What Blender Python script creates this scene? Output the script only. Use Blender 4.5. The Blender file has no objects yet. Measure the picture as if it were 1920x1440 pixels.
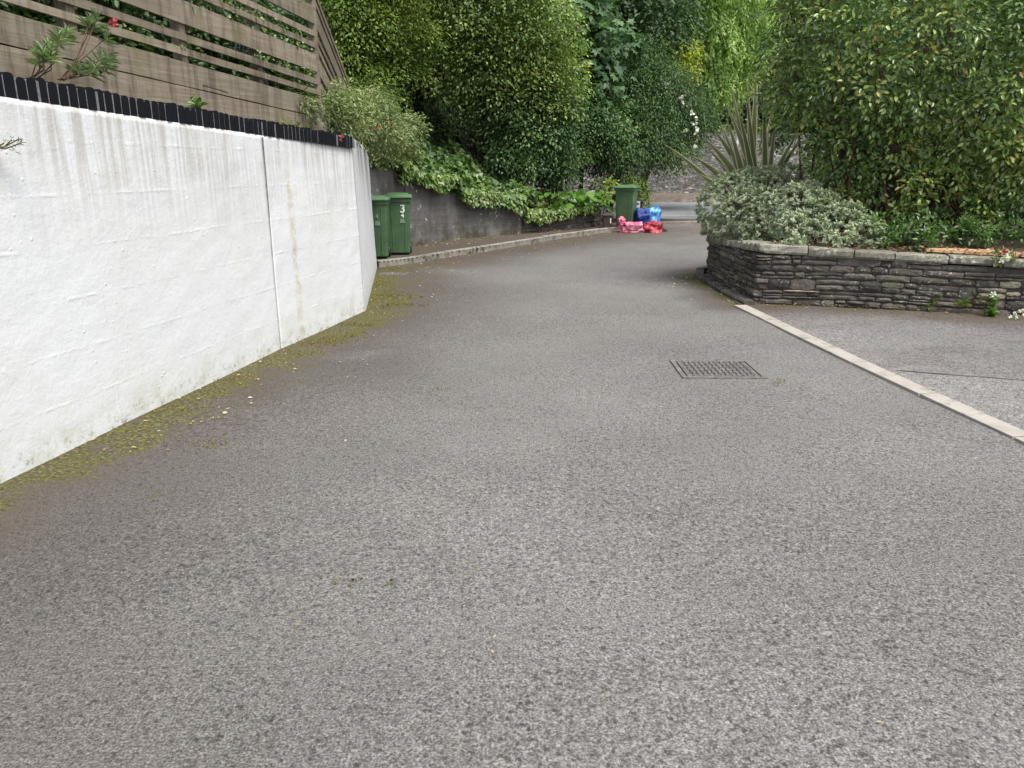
import bpy, bmesh, math, random
import numpy as np
from mathutils import Vector, noise as mnoise
random.seed(7); R = np.random.RandomState(11)
scene = bpy.context.scene
C = scene.collection
rad = math.radians

# ---------------------------------------------------------------- camera, sky, sun, exposure
PITCH, FPX, CAMH = rad(15.7), 1442.0, 1.58
cam_d = bpy.data.cameras.new('camera'); cam = bpy.data.objects.new('camera', cam_d); C.objects.link(cam)
cam_d.sensor_width = 36; cam_d.lens = 36 * FPX / 1920; cam_d.clip_start = 0.05; cam_d.clip_end = 600
cam.location = (0, 0, CAMH); cam.rotation_euler = (math.pi / 2 - PITCH, 0, 0)
scene.camera = cam
SUN_EL, SUN_AZ = rad(63), rad(142)          # azimuth clockwise from +Y
w = bpy.data.worlds.new('World'); scene.world = w; w.use_nodes = True
wn = w.node_tree; wn.nodes.clear()
sky = wn.nodes.new('ShaderNodeTexSky'); sky.sky_type = 'NISHITA'; sky.sun_disc = False
sky.sun_elevation = SUN_EL; sky.sun_rotation = SUN_AZ; sky.air_density = 1.0; sky.dust_density = 3.0
hs = wn.nodes.new('ShaderNodeHueSaturation'); hs.inputs['Saturation'].default_value = 0.38
bg = wn.nodes.new('ShaderNodeBackground'); bg.inputs['Strength'].default_value = 0.14
wo = wn.nodes.new('ShaderNodeOutputWorld')
wn.links.new(sky.outputs[0], hs.inputs['Color']); wn.links.new(hs.outputs[0], bg.inputs['Color']); wn.links.new(bg.outputs[0], wo.inputs['Surface'])
sd = bpy.data.lights.new('sun', 'SUN'); sd.energy = 2.6; sd.angle = rad(28); sd.color = (1, .96, .9)
so = bpy.data.objects.new('sun', sd); C.objects.link(so)
so.rotation_euler = (math.pi / 2 - SUN_EL, 0, -SUN_AZ + math.pi)
sdir = Vector((math.sin(SUN_AZ) * math.cos(SUN_EL), math.cos(SUN_AZ) * math.cos(SUN_EL), math.sin(SUN_EL)))
so.rotation_euler = sdir.to_track_quat('Z', 'Y').to_euler()
so.location = (0, 0, 30)
scene.view_settings.view_transform = 'Standard'; scene.view_settings.look = 'None'
scene.view_settings.exposure = 0.78; scene.view_settings.gamma = 1
scene.render.engine = 'CYCLES'; scene.cycles.max_bounces = 8; scene.cycles.diffuse_bounces = 4
scene.cycles.transmission_bounces = 4; scene.cycles.use_denoising = True

# ---------------------------------------------------------------- helpers
cP, sP = math.cos(PITCH), math.sin(PITCH)
def ray(px, py):
    return (px - 960, FPX * cP + (720 - py) * sP, -FPX * sP + (720 - py) * cP)
def G(px, py, z=0.0):                       # point of the photo on the level z
    d = ray(px, py); t = (z - CAMH) / d[2]; return (d[0] * t, d[1] * t)
def W(px, py, Y):                           # point of the photo at distance Y
    d = ray(px, py); t = Y / d[1]; return np.array((d[0] * t, Y, CAMH + d[2] * t))
def tag(o, label=None, cat=None, group=None, kind=None):
    if label: o['label'] = label
    if cat: o['category'] = cat
    if group: o['group'] = group
    if kind: o['kind'] = kind
    return o
def empty(name, loc, rz=0, **k):
    o = bpy.data.objects.new(name, None); C.objects.link(o); o.location = loc; o.rotation_euler = (0, 0, rz)
    o.empty_display_size = .2
    return tag(o, **k)
def link(name, me, mat=None, parent=None, loc=None):
    o = bpy.data.objects.new(name, me); C.objects.link(o)
    if mat: me.materials.append(mat)
    if parent:
        o.parent = parent
        if loc is None: o.location = (0, 0, 0)
    if loc is not None: o.location = loc
    return o
def npmesh(name, V, F, attrs=None, smooth=False):
    """V (n,3); F (m,k) all faces of the same size, or list"""
    me = bpy.data.meshes.new(name)
    if isinstance(F, np.ndarray):
        m, k = F.shape
        me.vertices.add(len(V)); me.vertices.foreach_set('co', np.asarray(V, np.float32).ravel())
        me.loops.add(m * k); me.loops.foreach_set('vertex_index', F.astype(np.int32).ravel())
        me.polygons.add(m); me.polygons.foreach_set('loop_start', np.arange(0, m * k, k, dtype=np.int32))
        me.update(calc_edges=True)
    else:
        me.from_pydata([tuple(v) for v in V], [], F)
    for an, (dom, vals) in (attrs or {}).items():
        a = me.attributes.new(an, 'FLOAT', dom); a.data.foreach_set('value', np.asarray(vals, np.float32))
    if smooth: me.polygons.foreach_set('use_smooth', np.ones(len(me.polygons), bool))
    return me
class MB:
    """collects polygons in one mesh"""
    def __init__(s): s.v = []; s.f = []; s.t = []
    def add(s, V, F, t=0.5):
        b = len(s.v); s.v += [tuple(p) for p in V]; s.f += [tuple(i + b for i in f) for f in F]; s.t += [t] * len(F)
    def box(s, x0, x1, y0, y1, z0, z1, t=.5):
        s.add([(x0,y0,z0),(x1,y0,z0),(x1,y1,z0),(x0,y1,z0),(x0,y0,z1),(x1,y0,z1),(x1,y1,z1),(x0,y1,z1)],
              [(0,3,2,1),(4,5,6,7),(0,1,5,4),(1,2,6,5),(2,3,7,6),(3,0,4,7)], t)
    def tube(s, pts, r0, r1=None, n=7, t=.5, cap=True):
        pts = [Vector(p) for p in pts]; r1 = r0 if r1 is None else r1
        m = len(pts); V = []; F = []
        for i, p in enumerate(pts):
            d = (pts[min(i + 1, m - 1)] - pts[max(i - 1, 0)]).normalized()
            a = d.orthogonal().normalized() if i == 0 else (a - d * a.dot(d)).normalized()
            b = d.cross(a); r = r0 + (r1 - r0) * i / max(1, m - 1)
            for k in range(n):
                q = 2 * math.pi * k / n; V.append(p + (a * math.cos(q) + b * math.sin(q)) * r)
        for i in range(m - 1):
            for k in range(n):
                k2 = (k + 1) % n; F.append((i*n+k, i*n+k2, (i+1)*n+k2, (i+1)*n+k))
        if cap: F.append(tuple(range(n - 1, -1, -1))); F.append(tuple((m-1)*n + k for k in range(n)))
        s.add(V, F, t)
    def loft(s, secs, t=.5):
        """secs: rings of equal length"""
        n = len(secs[0]); V = [p for r in secs for p in r]; F = []
        for i in range(len(secs) - 1):
            for k in range(n):
                k2 = (k + 1) % n; F.append((i*n+k, i*n+k2, (i+1)*n+k2, (i+1)*n+k))
        F.append(tuple(range(n - 1, -1, -1))); F.append(tuple((len(secs)-1)*n + k for k in range(n)))
        s.add(V, F, t)
    def build(s, name, mat, parent=None, bevel=0, smooth=False, loc=None, seg=2):
        me = bpy.data.meshes.new(name); me.from_pydata(s.v, [], s.f); me.update()
        a = me.attributes.new('tint', 'FLOAT', 'FACE'); a.data.foreach_set('value', s.t)
        if smooth: me.polygons.foreach_set('use_smooth', [True] * len(me.polygons))
        o = link(name, me, mat, parent, loc)
        if bevel:
            b = o.modifiers.new('bevel', 'BEVEL'); b.width = bevel; b.segments = seg; b.limit_method = 'ANGLE'; b.angle_limit = rad(35)
        return o
def rring(w, d, z, r=.04, cx=0, cy=0, k=3):
    """rounded rectangle ring, ccw"""
    out = []
    for sx, sy, a0 in ((1,1,0),(-1,1,90),(-1,-1,180),(1,-1,270)):
        for j in range(k + 1):
            a = rad(a0 + 90 * j / k)
            out.append((cx + sx*(w/2 - r) + r*math.cos(a), cy + sy*(d/2 - r) + r*math.sin(a), z))
    return out
def polydist(P, L):
    """distance of points P (n,2) to polyline L"""
    P = np.asarray(P, float); best = np.full(len(P), 1e9)
    for a, b in zip(L[:-1], L[1:]):
        a = np.array(a[:2], float); b = np.array(b[:2], float); ab = b - a
        t = np.clip(((P - a) @ ab) / (ab @ ab), 0, 1)
        best = np.minimum(best, np.hypot(*(P - a - t[:, None] * ab).T))
    return best
def sines(P, s=1.0, seed=0):
    """cheap smooth noise -1..1, vectorised"""
    r = np.random.RandomState(seed); out = 0
    for k in range(5):
        d = r.normal(size=P.shape[1]); d *= s * (1 + .6 * k) / np.linalg.norm(d)
        out = out + np.sin(P @ d + r.rand() * 6.3) / (1 + .5 * k)
    return out / 2.2
def resample(L, step):
    L = [np.array(p, float) for p in L]; out = [L[0]]
    for a, b in zip(L[:-1], L[1:]):
        n = max(1, int(round(np.linalg.norm(b - a) / step)))
        out += [a + (b - a) * i / n for i in range(1, n + 1)]
    return np.array(out)

# ---------------------------------------------------------------- materials
class M:
    def __init__(s, name):
        s.m = bpy.data.materials.new(name); s.m.use_nodes = True; s.t = s.m.node_tree
        s.b = s.t.nodes['Principled BSDF']; s.out = s.t.nodes['Material Output']; s._tc = None
    def n(s, typ, ins=None, **pr):
        nd = s.t.nodes.new('ShaderNode' + typ)
        for k, v in pr.items(): setattr(nd, k, v)
        for k, v in (ins or {}).items(): s.set(nd.inputs[k], v)
        return nd
    def set(s, sock, v):
        if isinstance(v, bpy.types.NodeSocket): s.t.links.new(v, sock)
        elif isinstance(v, (tuple, list)) and sock.type == 'RGBA' and len(v) == 3: sock.default_value = (*v, 1)
        else: sock.default_value = v
    def P(s, **k):
        for a, v in k.items(): s.set(s.b.inputs[a.replace('_', ' ')], v)
    @property
    def obj(s):
        if not s._tc: s._tc = s.n('TexCoord')
        return s._tc.outputs['Object']
    def noise(s, scale, detail=4, rough=.6, vec=None, dist=0):
        return s.n('TexNoise', {'Vector': vec or s.obj, 'Scale': scale, 'Detail': detail, 'Roughness': rough, 'Distortion': dist}).outputs[0]
    def vor(s, scale, vec=None, out='Distance', feature='F1', rnd=1):
        return s.n('TexVoronoi', {'Vector': vec or s.obj, 'Scale': scale, 'Randomness': rnd}, feature=feature).outputs[out]
    def map(s, scale=(1,1,1), loc=(0,0,0), vec=None):
        return s.n('Mapping', {'Vector': vec or s.obj, 'Scale': scale, 'Location': loc}).outputs[0]
    def ramp(s, fac, stops, interp='LINEAR'):
        nd = s.n('ValToRGB', {'Fac': fac}); cr = nd.color_ramp; cr.interpolation = interp
        while len(cr.elements) > 1: cr.elements.remove(cr.elements[-1])
        cr.elements[0].position = stops[0][0]; c = stops[0][1]
        f = lambda c: (c, c, c, 1) if isinstance(c, (int, float)) else (*c, 1)
        cr.elements[0].color = f(c)
        for p, c in stops[1:]: e = cr.elements.new(p); e.color = f(c)
        return nd.outputs[0]
    def mix(s, fac, a, b, mode='MIX'):
        nd = s.n('Mix', data_type='RGBA', blend_type=mode)
        s.set(nd.inputs[0], fac); s.set(nd.inputs[6], a); s.set(nd.inputs[7], b); return nd.outputs[2]
    def math(s, op, a, b=0.0, c=0.0, clamp=False):
        nd = s.n('Math', operation=op, use_clamp=clamp); s.set(nd.inputs[0], a); s.set(nd.inputs[1], b)
        s.set(nd.inputs[2], c); return nd.outputs[0]
    def step(s, v, a, b):
        nd = s.n('MapRange', {'Value': v, 'From Min': a, 'From Max': b}, interpolation_type='SMOOTHSTEP'); return nd.outputs[0]
    def attr(s, name): return s.n('Attribute', attribute_name=name).outputs['Fac']
    def bump(s, h, strength=.5, dist=.01, normal=None):
        ins = {'Height': h, 'Strength': strength, 'Distance': dist}
        if normal: ins['Normal'] = normal
        return s.n('Bump', ins).outputs[0]

def leafmat(name, cols, rough=.45, spec=.35, trans=.25):
    """cols: ramp stops of leaf colours picked by each leaf's own 'tint'"""
    m = M(name); t = m.attr('tint')
    c = m.ramp(t, cols); m.P(Base_Color=c, Roughness=rough)
    m.b.inputs['Specular IOR Level'].default_value = spec
    tr = m.n('BsdfTranslucent', {'Color': m.mix(1, c, (1.25, 1.5, .55), 'MULTIPLY')})
    mx = m.n('MixShader', {0: trans}); m.t.links.new(m.b.outputs[0], mx.inputs[1]); m.t.links.new(tr.outputs[0], mx.inputs[2])
    m.t.links.new(mx.outputs[0], m.out.inputs['Surface']); return m.m
def plain(name, col, rough=.6, var=.25, scale=12, bump=0, bscale=60, metallic=0, spec=.5):
    m = M(name); n = m.noise(scale, 5, .65)
    c = m.mix(m.step(n, .3, .7), tuple(x * (1 - var) for x in col), tuple(min(1, x * (1 + var)) for x in col))
    m.P(Base_Color=c, Roughness=rough, Metallic=metallic); m.b.inputs['Specular IOR Level'].default_value = spec
    if bump: m.P(Normal=m.bump(m.noise(bscale, 4, .6), bump, .01))
    return m.m

def asphalt(name, tone=1.0, warm=(1, .955, .91), patchy=.0, mossy=True, coarse=1.0):
    m = M(name); o = m.obj
    big = m.noise(.55, 4, .55); mid = m.noise(5, 5, .7); v = m.vor(95 * coarse); fine = m.noise(120 * coarse, 3, .7)
    grit = m.noise(58 * coarse, 5, .75)
    base = m.ramp(fine, [(.34, .08), (.46, .18), (.55, .27), (.68, .44)])
    pit = m.math('SUBTRACT', 1, m.step(grit, .38, .46))                                  # dark pits between the stones
    base = m.mix(m.math('MULTIPLY', pit, .8), base, (.070, .064, .057))
    g2 = m.noise(36 * coarse, 2, .5); base = m.mix(1, base, m.ramp(g2, [(.36, .84), (.5, 1.0), (.64, 1.16)]), 'MULTIPLY')
    zone = m.step(m.noise(1.3, 4, .6), .42, .62)
    pit2 = m.math('MULTIPLY', m.math('SUBTRACT', 1, m.step(m.noise(24 * coarse, 5, .8), .40, .44)), zone)
    base = m.mix(m.math('MULTIPLY', pit2, .7), base, (.048, .045, .041))
    v3 = m.n('TexVoronoi', {'Vector': m.map((1, .75, 1)), 'Scale': 38 * coarse}, feature='F1'); rnd = m.n('SeparateColor', {0: v3.outputs['Color']}).outputs[0]
    v3d = m.math('ADD', v3.outputs['Distance'], m.math('MULTIPLY', m.math('SUBTRACT', grit, .5), 1.1))
    pk = m.math('MULTIPLY', m.step(v3d, .30, .20), m.math('GREATER_THAN', m.math('ADD', rnd, m.math('ADD', m.math('MULTIPLY', m.noise(.9, 4, .6), 1.0), m.math('MULTIPLY', m.n('SeparateXYZ', {0: m.obj}).outputs[0], .05))), 1.02))
    base = m.mix(m.math('MULTIPLY', pk, .62), base, (.050, .047, .043))
    tone_n = m.math('ADD', m.math('MULTIPLY', big, .55), m.math('MULTIPLY', mid, .22))
    base = m.mix(1, base, m.ramp(tone_n, [(.18, tuple(tone * .72 * c for c in warm)), (.58, tuple(tone * 1.22 * c for c in warm))]), 'MULTIPLY')
    spk = m.step(m.vor(16), .085, .05)
    if mossy:
        damp = m.attr('damp'); moss = m.attr('moss')
        dn = m.math('MULTIPLY', damp, m.step(m.noise(1.1, 4, .6), .12, .5))
        base = m.mix(m.math('MULTIPLY', dn, .80), base, m.mix(1, base, (.43, .38, .35), 'MULTIPLY'))
        br = m.math('MULTIPLY', m.attr('stain'), m.step(m.noise(2.1, 5, .65), .3, .62))
        base = m.mix(m.math('MULTIPLY', br, .95), base, m.mix(m.noise(90, 3, .7), (.042, .031, .019), (.12, .090, .058)))
        mn = m.math('MULTIPLY_ADD', m.noise(2.4, 8, .72), 3.6, m.math('SUBTRACT', moss, 2.22))
        ms = m.step(mn, .0, .5)
        ms = m.math('MULTIPLY', ms, m.step(m.noise(48, 5, .8), .40, .56))
        base = m.mix(ms, base, m.ramp(m.noise(45, 4, .7), [(.36, (.024, .019, .010)), (.48, (.060, .050, .014)), (.58, (.14, .15, .016)), (.68, (.24, .27, .03))]))
    m.P(Base_Color=base, Roughness=.86); m.b.inputs['Specular IOR Level'].default_value = .25
    h = m.math('ADD', m.math('MULTIPLY', grit, 1.2), m.math('MULTIPLY', v, .6))
    nb = m.bump(h, .75, .008); nb = m.bump(m.noise(4, 4, .6), .25, .03, nb); m.P(Normal=nb)
    return m
A_drive = asphalt('asphalt_driveway', .75)
A_fore = asphalt('asphalt_forecourt', .84, (1, .95, .92), coarse=.8).m
A_patch = asphalt('gravelly_concrete', .90, (1, .96, .92), mossy=False, coarse=.7).m
A_pave = asphalt('pavement_asphalt', .55, (1, .84, .74)).m
A_road = asphalt('road_asphalt', 1.1, (.93, .98, 1.02), mossy=False).m
A_drive = A_drive.m

def white_wall_mat():
    m = M('white_painted_blockwork'); o = m.obj
    s_, z_ = m.attr('u'), m.attr('v'); top = m.attr('topd')       # along the wall, height, distance below the top
    cmb = m.n('CombineXYZ', {'X': s_, 'Y': m.math('MULTIPLY', z_, 1.0), 'Z': 0.0}).outputs[0]
    wob = m.noise(2.2, 4, .6, cmb)
    wv = m.n('VectorMath', {0: cmb, 1: m.n('CombineXYZ', {'X': 0.0, 'Y': m.math('MULTIPLY', wob, .035), 'Z': 0.0}).outputs[0]}, operation='ADD').outputs[0]
    br = m.n('TexBrick', {'Vector': wv, 'Color1': (0,0,0,1), 'Color2': (0,0,0,1), 'Mortar': (1,1,1,1), 'Scale': 1.0,
             'Mortar Size': .016, 'Mortar Smooth': 1.0, 'Brick Width': 2.3, 'Row Height': .29}, offset=.5).outputs['Color']
    brk = m.step(m.noise(3.1, 6, .8, cmb), .44, .64)
    joint = m.math('MULTIPLY', br, brk)
    streak = m.noise(1, 5, .65, m.n('Mapping', {'Vector': cmb, 'Scale': (17, .7, 1)}).outputs[0])
    streak2 = m.noise(1, 4, .6, m.n('Mapping', {'Vector': cmb, 'Scale': (6, .55, 1), 'Location': (3.1, 2, 0)}).outputs[0])
    fade = m.step(top, .95, .0); zone = m.step(m.noise(.9, 4, .6, cmb), .28, .52)
    st = m.math('MULTIPLY', m.math('MULTIPLY', m.step(streak, .40, .60), fade), zone)
    st2 = m.math('MULTIPLY', m.step(streak2, .56, .76), m.step(top, 1.6, .1))
    blot = m.step(m.noise(1.4, 6, .7, cmb), .44, .66)
    c = m.mix(m.noise(3, 6, .7, cmb), (.62, .635, .65), (.70, .71, .715))
    c = m.mix(m.math('MULTIPLY', blot, .4), c, (.60, .60, .56))
    c = m.mix(m.math('MULTIPLY', st, .68), c, (.38, .365, .32))
    c = m.mix(m.math('MULTIPLY', st2, .22), c, (.45, .42, .33))
    # one long ochre run below a leak beside the joint
    run = m.math('MULTIPLY', m.step(m.math('ABSOLUTE', m.math('SUBTRACT', m.math('MULTIPLY_ADD', m.noise(4, 4, .6, cmb), .12, s_), 8.42)), .085, .0), m.step(m.noise(9, 5, .7, cmb), .36, .62))
    run = m.math('MULTIPLY', run, m.step(top, .12, .35))
    c = m.mix(m.math('MULTIPLY', run, .62), c, (.44, .37, .20))
    # dirt and flaked paint above the ground
    low = m.math('MULTIPLY', m.step(z_, .34, .0), m.step(m.noise(6, 6, .75, cmb), .42, .66))
    c = m.mix(m.math('MULTIPLY', low, .55), c, (.42, .42, .30))
    flake = m.math('MULTIPLY', m.step(z_, .17, .02), m.step(m.noise(16, 6, .8, cmb), .54, .60))
    c = m.mix(m.math('MULTIPLY', flake, .55), c, (.12, .13, .11))
    m.P(Base_Color=c, Roughness=.75); m.b.inputs['Specular IOR Level'].default_value = .2
    pk = m.noise(26, 5, .7, cmb); crumbs = m.step(m.vor(13, cmb), .16, .04)
    h = m.math('ADD', m.math('MULTIPLY', m.noise(5, 6, .7, cmb), .8), m.math('ADD', m.math('MULTIPLY', joint, .20), m.math('MULTIPLY', pk, .35)))
    h = m.math('ADD', h, m.math('MULTIPLY', m.math('MULTIPLY', crumbs, m.step(m.noise(3, 3, .5, cmb), .5, .6)), .3))
    m.P(Normal=m.bump(h, .5, .016)); return m.m
WHITE = white_wall_mat()

def stone_mat(name, cols, lich=.5, scale=1.0):
    m = M(name); t = m.attr('tint')
    c = m.ramp(t, cols)
    c = m.mix(1, c, m.ramp(m.noise(28 * scale, 6, .75), [(.28, .55), (.5, 1.0), (.75, 1.55)]), 'MULTIPLY')
    lay = m.noise(1, 5, .7, m.map((6, 6, 90)))
    c = m.mix(m.math('MULTIPLY', m.step(lay, .4, .7), .35), c, m.mix(1, c, (.55, .52, .5), 'MULTIPLY'))
    c = m.mix(m.math('MULTIPLY', m.math('MULTIPLY', m.step(m.noise(4 * scale, 4, .6), .5, .7), .45), 1), c, (.10, .105, .055))
    ls = m.math('MULTIPLY', m.step(m.noise(30 * scale, 5, .7), .605 - .022 * lich, .635 - .022 * lich), m.step(m.noise(3.1 * scale, 3, .5), .40, .62))
    c = m.mix(m.math('MULTIPLY', ls, .85), c, (.46, .46, .40))
    m.P(Base_Color=c, Roughness=.85); m.b.inputs['Specular IOR Level'].default_value = .3
    h = m.math('ADD', m.math('MULTIPLY', m.noise(55 * scale, 6, .75), .7), m.math('MULTIPLY', lay, .6))
    m.P(Normal=m.bump(h, .8, .012)); return m.m
STONE = stone_mat('slate_walling', [(0, (.045, .040, .037)), (.25, (.10, .086, .078)), (.5, (.078, .073, .062)), (.75, (.125, .105, .095)), (.92, (.15, .14, .115)), (1, (.27, .24, .17))])
COPE = stone_mat('lichen_coping', [(0, (.15, .145, .115)), (.5, (.175, .17, .135)), (1, (.25, .24, .195))], lich=3.2)
MORTAR = plain('wall_mortar', (.070, .058, .050), .95, .35, 20, .6, 70)

def concrete_dark():
    m = M('dark_shuttered_concrete')
    c = m.mix(m.noise(1, 5, .65, m.map((9, 9, .9))), (.045, .042, .039), (.155, .146, .138))
    c = m.mix(m.math('MULTIPLY', m.step(m.noise(1.8, 6, .7), .46, .66), .75), c, (.17, .165, .155))
    brd = m.n('TexWave', {'Vector': m.obj, 'Scale': 2.2, 'Distortion': 2.5, 'Detail': 3, 'Detail Scale': 1.2}, bands_direction='Z').outputs['Fac']
    c = m.mix(m.math('MULTIPLY', m.math('MULTIPLY', m.step(brd, .93, 1), m.step(m.noise(1.3, 4, .6), .38, .55)), .65), c, (.17, .155, .14))
    sp = m.math('MULTIPLY', m.step(m.noise(6.5, 5, .7), .615, .65), m.step(m.noise(1.1, 2, .5), .44, .54))
    c = m.mix(sp, c, (.55, .54, .5))
    c = m.mix(m.math('MULTIPLY', m.step(m.n('SeparateXYZ', {0: m.obj}).outputs[2], .75, .1), m.step(m.noise(3, 5, .7), .4, .65)), c, (.050, .040, .020))
    m.P(Base_Color=c, Roughness=.85); m.P(Normal=m.bump(m.math('ADD', m.noise(30, 5, .7), m.math('MULTIPLY', brd, .3)), .6, .01)); return m.m
CONC = concrete_dark()
def kerb_mat(name, col, dirty=.5):
    m = M(name)
    c = m.mix(m.noise(70, 4, .7), tuple(x * .7 for x in col), tuple(x * 1.2 for x in col))
    c = m.mix(m.math('MULTIPLY', m.step(m.noise(3, 5, .7), .45, .7), dirty), c, (.10, .088, .055))
    sp = m.math('MULTIPLY', m.step(m.noise(8, 4, .7), .54, .6), m.step(m.noise(.9, 2), .5, .6))
    c = m.mix(m.math('MULTIPLY', sp, dirty), c, (.03, .028, .022))
    m.P(Base_Color=c, Roughness=.85, Normal=m.bump(m.noise(90, 4, .7), .5, .005)); return m.m
KERB = kerb_mat('weathered_kerb', (.25, .235, .205), .8); EDGE = kerb_mat('edging_concrete', (.36, .335, .30), .35)
def wood_mat(name, a, b, moss=.5):
    m = M(name); t = m.attr('tint')
    sx = m.n('SeparateXYZ', {0: m.obj}); u = m.math('ADD', m.math('MULTIPLY', sx.outputs[0], .9), sx.outputs[1])   # along the board
    vec = m.n('CombineXYZ', {'X': m.math('MULTIPLY', u, 1.2), 'Y': m.math('MULTIPLY', m.n('SeparateXYZ', {0: m.obj}).outputs[2], 26), 'Z': m.math('MULTIPLY', t, 40)}).outputs[0]
    g = m.noise(1, 6, .7, vec, .6)
    c = m.ramp(g, [(.25, tuple(x * .75 for x in a)), (.5, a), (.75, tuple((x + y) / 2 for x, y in zip(a, b)))])
    c = m.mix(1, c, m.ramp(t, [(0, .75), (1, 1.2)]), 'MULTIPLY')
    drip = m.noise(1, 5, .7, m.n('CombineXYZ', {'X': m.math('MULTIPLY', u, 9), 'Y': m.n('SeparateXYZ', {0: m.obj}).outputs[2], 'Z': 0.0}).outputs[0])
    c = m.mix(m.math('MULTIPLY', m.step(drip, .44, .64), .65), c, m.mix(1, c, (.36, .33, .33), 'MULTIPLY'))
    c = m.mix(m.math('MULTIPLY', m.step(m.noise(2.6, 5, .7), .52, .72), moss), c, (.13, .125, .04))
    m.P(Base_Color=c, Roughness=.85, Normal=m.bump(g, .5, .008)); m.b.inputs['Specular IOR Level'].default_value = .2; return m.m
FENCE = wood_mat('weathered_fence_timber', (.235, .20, .15), (.42, .37, .29), .5)
BARK = plain('bark', (.055, .045, .032), .9, .4, 20, .8, 50)
STEM = plain('reddish_stems', (.085, .045, .026), .8, .4, 25, .4, 60)
SOIL = plain('leafy_soil', (.045, .030, .019), .95, .6, 14, 1.0, 30)
GROUND = plain('earth', (.05, .045, .025), .95, .4, 3, .6, 12)
def brick_mat():
    m = M('black_painted_brick'); c = m.mix(m.noise(18, 5, .7), (.002, .0024, .004), (.008, .009, .013))
    m.P(Base_Color=c, Roughness=.75, Normal=m.bump(m.noise(60, 4, .7), .4, .006)); m.b.inputs['Specular IOR Level'].default_value = .18; return m.m
BRICK = brick_mat()
BMORT = plain('grey_mortar', (.15, .15, .16), .9, .3, 40)
BIN = plain('green_bin_plastic', (.055, .115, .050), .48, .16, 5, .05, 100)
BIN_LID = plain('green_lid_plastic', (.07, .155, .07), .45, .14, 6, .05, 100)
BLACK = plain('black_plastic', (.012, .012, .013), .5, .2)
BROWN = plain('brown_plastic', (.055, .035, .028), .5, .2)
WPAINT = plain('white_marks', (.62, .64, .62), .6, .15, 40)
FADED = plain('faded_print', (.16, .24, .17), .6, .3, 40)
IRON = plain('cast_iron', (.145, .138, .128), .65, .35, 30, .5, 80, spec=.4)
IRON_D = plain('cast_iron_slots', (.050, .048, .044), .8, .2)

# ---------------------------------------------------------------- outlines of the place (metres)
WALL1 = [(-3.58, -1.0), (-2.56, 4.22), (-2.09, 6.80)]             # white wall, foot, up to its joint
CORNER = (-1.68, 8.72)
WALLEND = (-2.22, 12.70)
WEND0 = (-2.09, 6.82)
KERBL = [(-2.19, 12.72), (-1.72, 13.20), (-1.11, 14.30), (-.31, 15.54), (1.24, 18.20), (2.35, 19.75), (3.1, 20.75), (3.55, 22.0), (3.3, 23.6), (2.0, 24.6), (-30, 26.5)]
CONCW = [(-3.05, 12.80), (-1.97, 15.20), (-1.32, 16.70), (.235, 18.30)]
DRYL = [(.235, 18.30), (1.15, 19.25), (2.1, 20.45), (2.45, 21.6), (2.1, 23.6)]
PLANTER = [(9.2, 7.25), (5.62, 8.33), (2.93, 9.20), (2.89, 10.2), (2.89, 11.4), (3.15, 12.1), (4.0, 12.7), (9.5, 13.6)]
EDGING = [(3.75, -.8), (3.36, 2.7), (3.17, 4.5), (3.0, 6.16), (2.79, 9.02)]

# ---------------------------------------------------------------- setting: ground, driveway, road
def sheet(name, pts, z, mat, kind='structure'):
    me = npmesh(name, [(x, y, z) for x, y in pts], [tuple(range(len(pts)))]); o = link(name, me, mat); return tag(o, kind=kind)
sheet('ground', [(-200, -60), (200, -60), (200, 260), (-200, 260)], -.03, GROUND)
def gridsheet(name, x0, x1, y0, y1, step, z, mat, masks=None, keep=None, warp=None):
    xs = np.arange(x0, x1 + 1e-6, step); ys = np.arange(y0, y1 + 1e-6, step)
    X, Y = np.meshgrid(xs, ys); nx = len(xs)
    P = np.stack([X.ravel(), Y.ravel()], 1)
    if warp: P[:, 1] += warp(P[:, 0])
    Z = np.full(len(P), z) + .006 * sines(P, 1.3, 5)
    i = np.arange((len(ys) - 1) * (nx - 1)); r, c = i // (nx - 1), i % (nx - 1); a = r * nx + c
    F = np.stack([a, a + 1, a + nx + 1, a + nx], 1)
    if keep is not None: F = F[keep(P[F].mean(1))]
    at = {k: ('POINT', f(P)) for k, f in (masks or {}).items()}
    return tag(link(name, npmesh(name, np.c_[P, Z], F, at, True), mat), kind='structure')
sm = lambda v, a, b: (lambda t: t * t * (3 - 2 * t))(np.clip((v - a) / (b - a), 0, 1))
LEFT = WALL1 + [CORNER, WALLEND] + KERBL[:7]
def rightdist(P): return polydist(P, [(2.74, 9.1), (2.72, 10.2), (2.72, 11.6), (3.0, 12.4), (3.9, 13)])
def f_moss(P):
    d = polydist(P, LEFT); y = P[:, 1]
    m = (1 - sm(d, .08, .80 + .25 * sm(y, 6, 9) + .15 * sines(P, 2.1, 3)))
    m = np.maximum(m * (1 - .75 * sm(y, 12.4, 13.4)) * (.86 + .14 * sm(y, 2, 6)), .8 * (1 - sm(rightdist(P), .03, .34)))
    m = np.maximum(m, .74 * (1 - sm(polydist(P, [(3.10, 5.0), (3.0, 6.16), (2.77, 9.0)]), .07, .15)))
    return m
def f_damp(P):
    d = polydist(P, LEFT); y = P[:, 1]
    a = 1 - sm(d + .15 * sines(P, 1.7, 9), .3, 2.4)
    a = np.maximum(a, .8 * (1 - sm(P[:, 0] + .55 * (y - 1.2), -2.0, .9)) * (1 - sm(y, 4, 7)))
    return np.maximum(a, .8 * (1 - sm(rightdist(P) + .2 * sines(P, 3, 8), .2, .75)))
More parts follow.
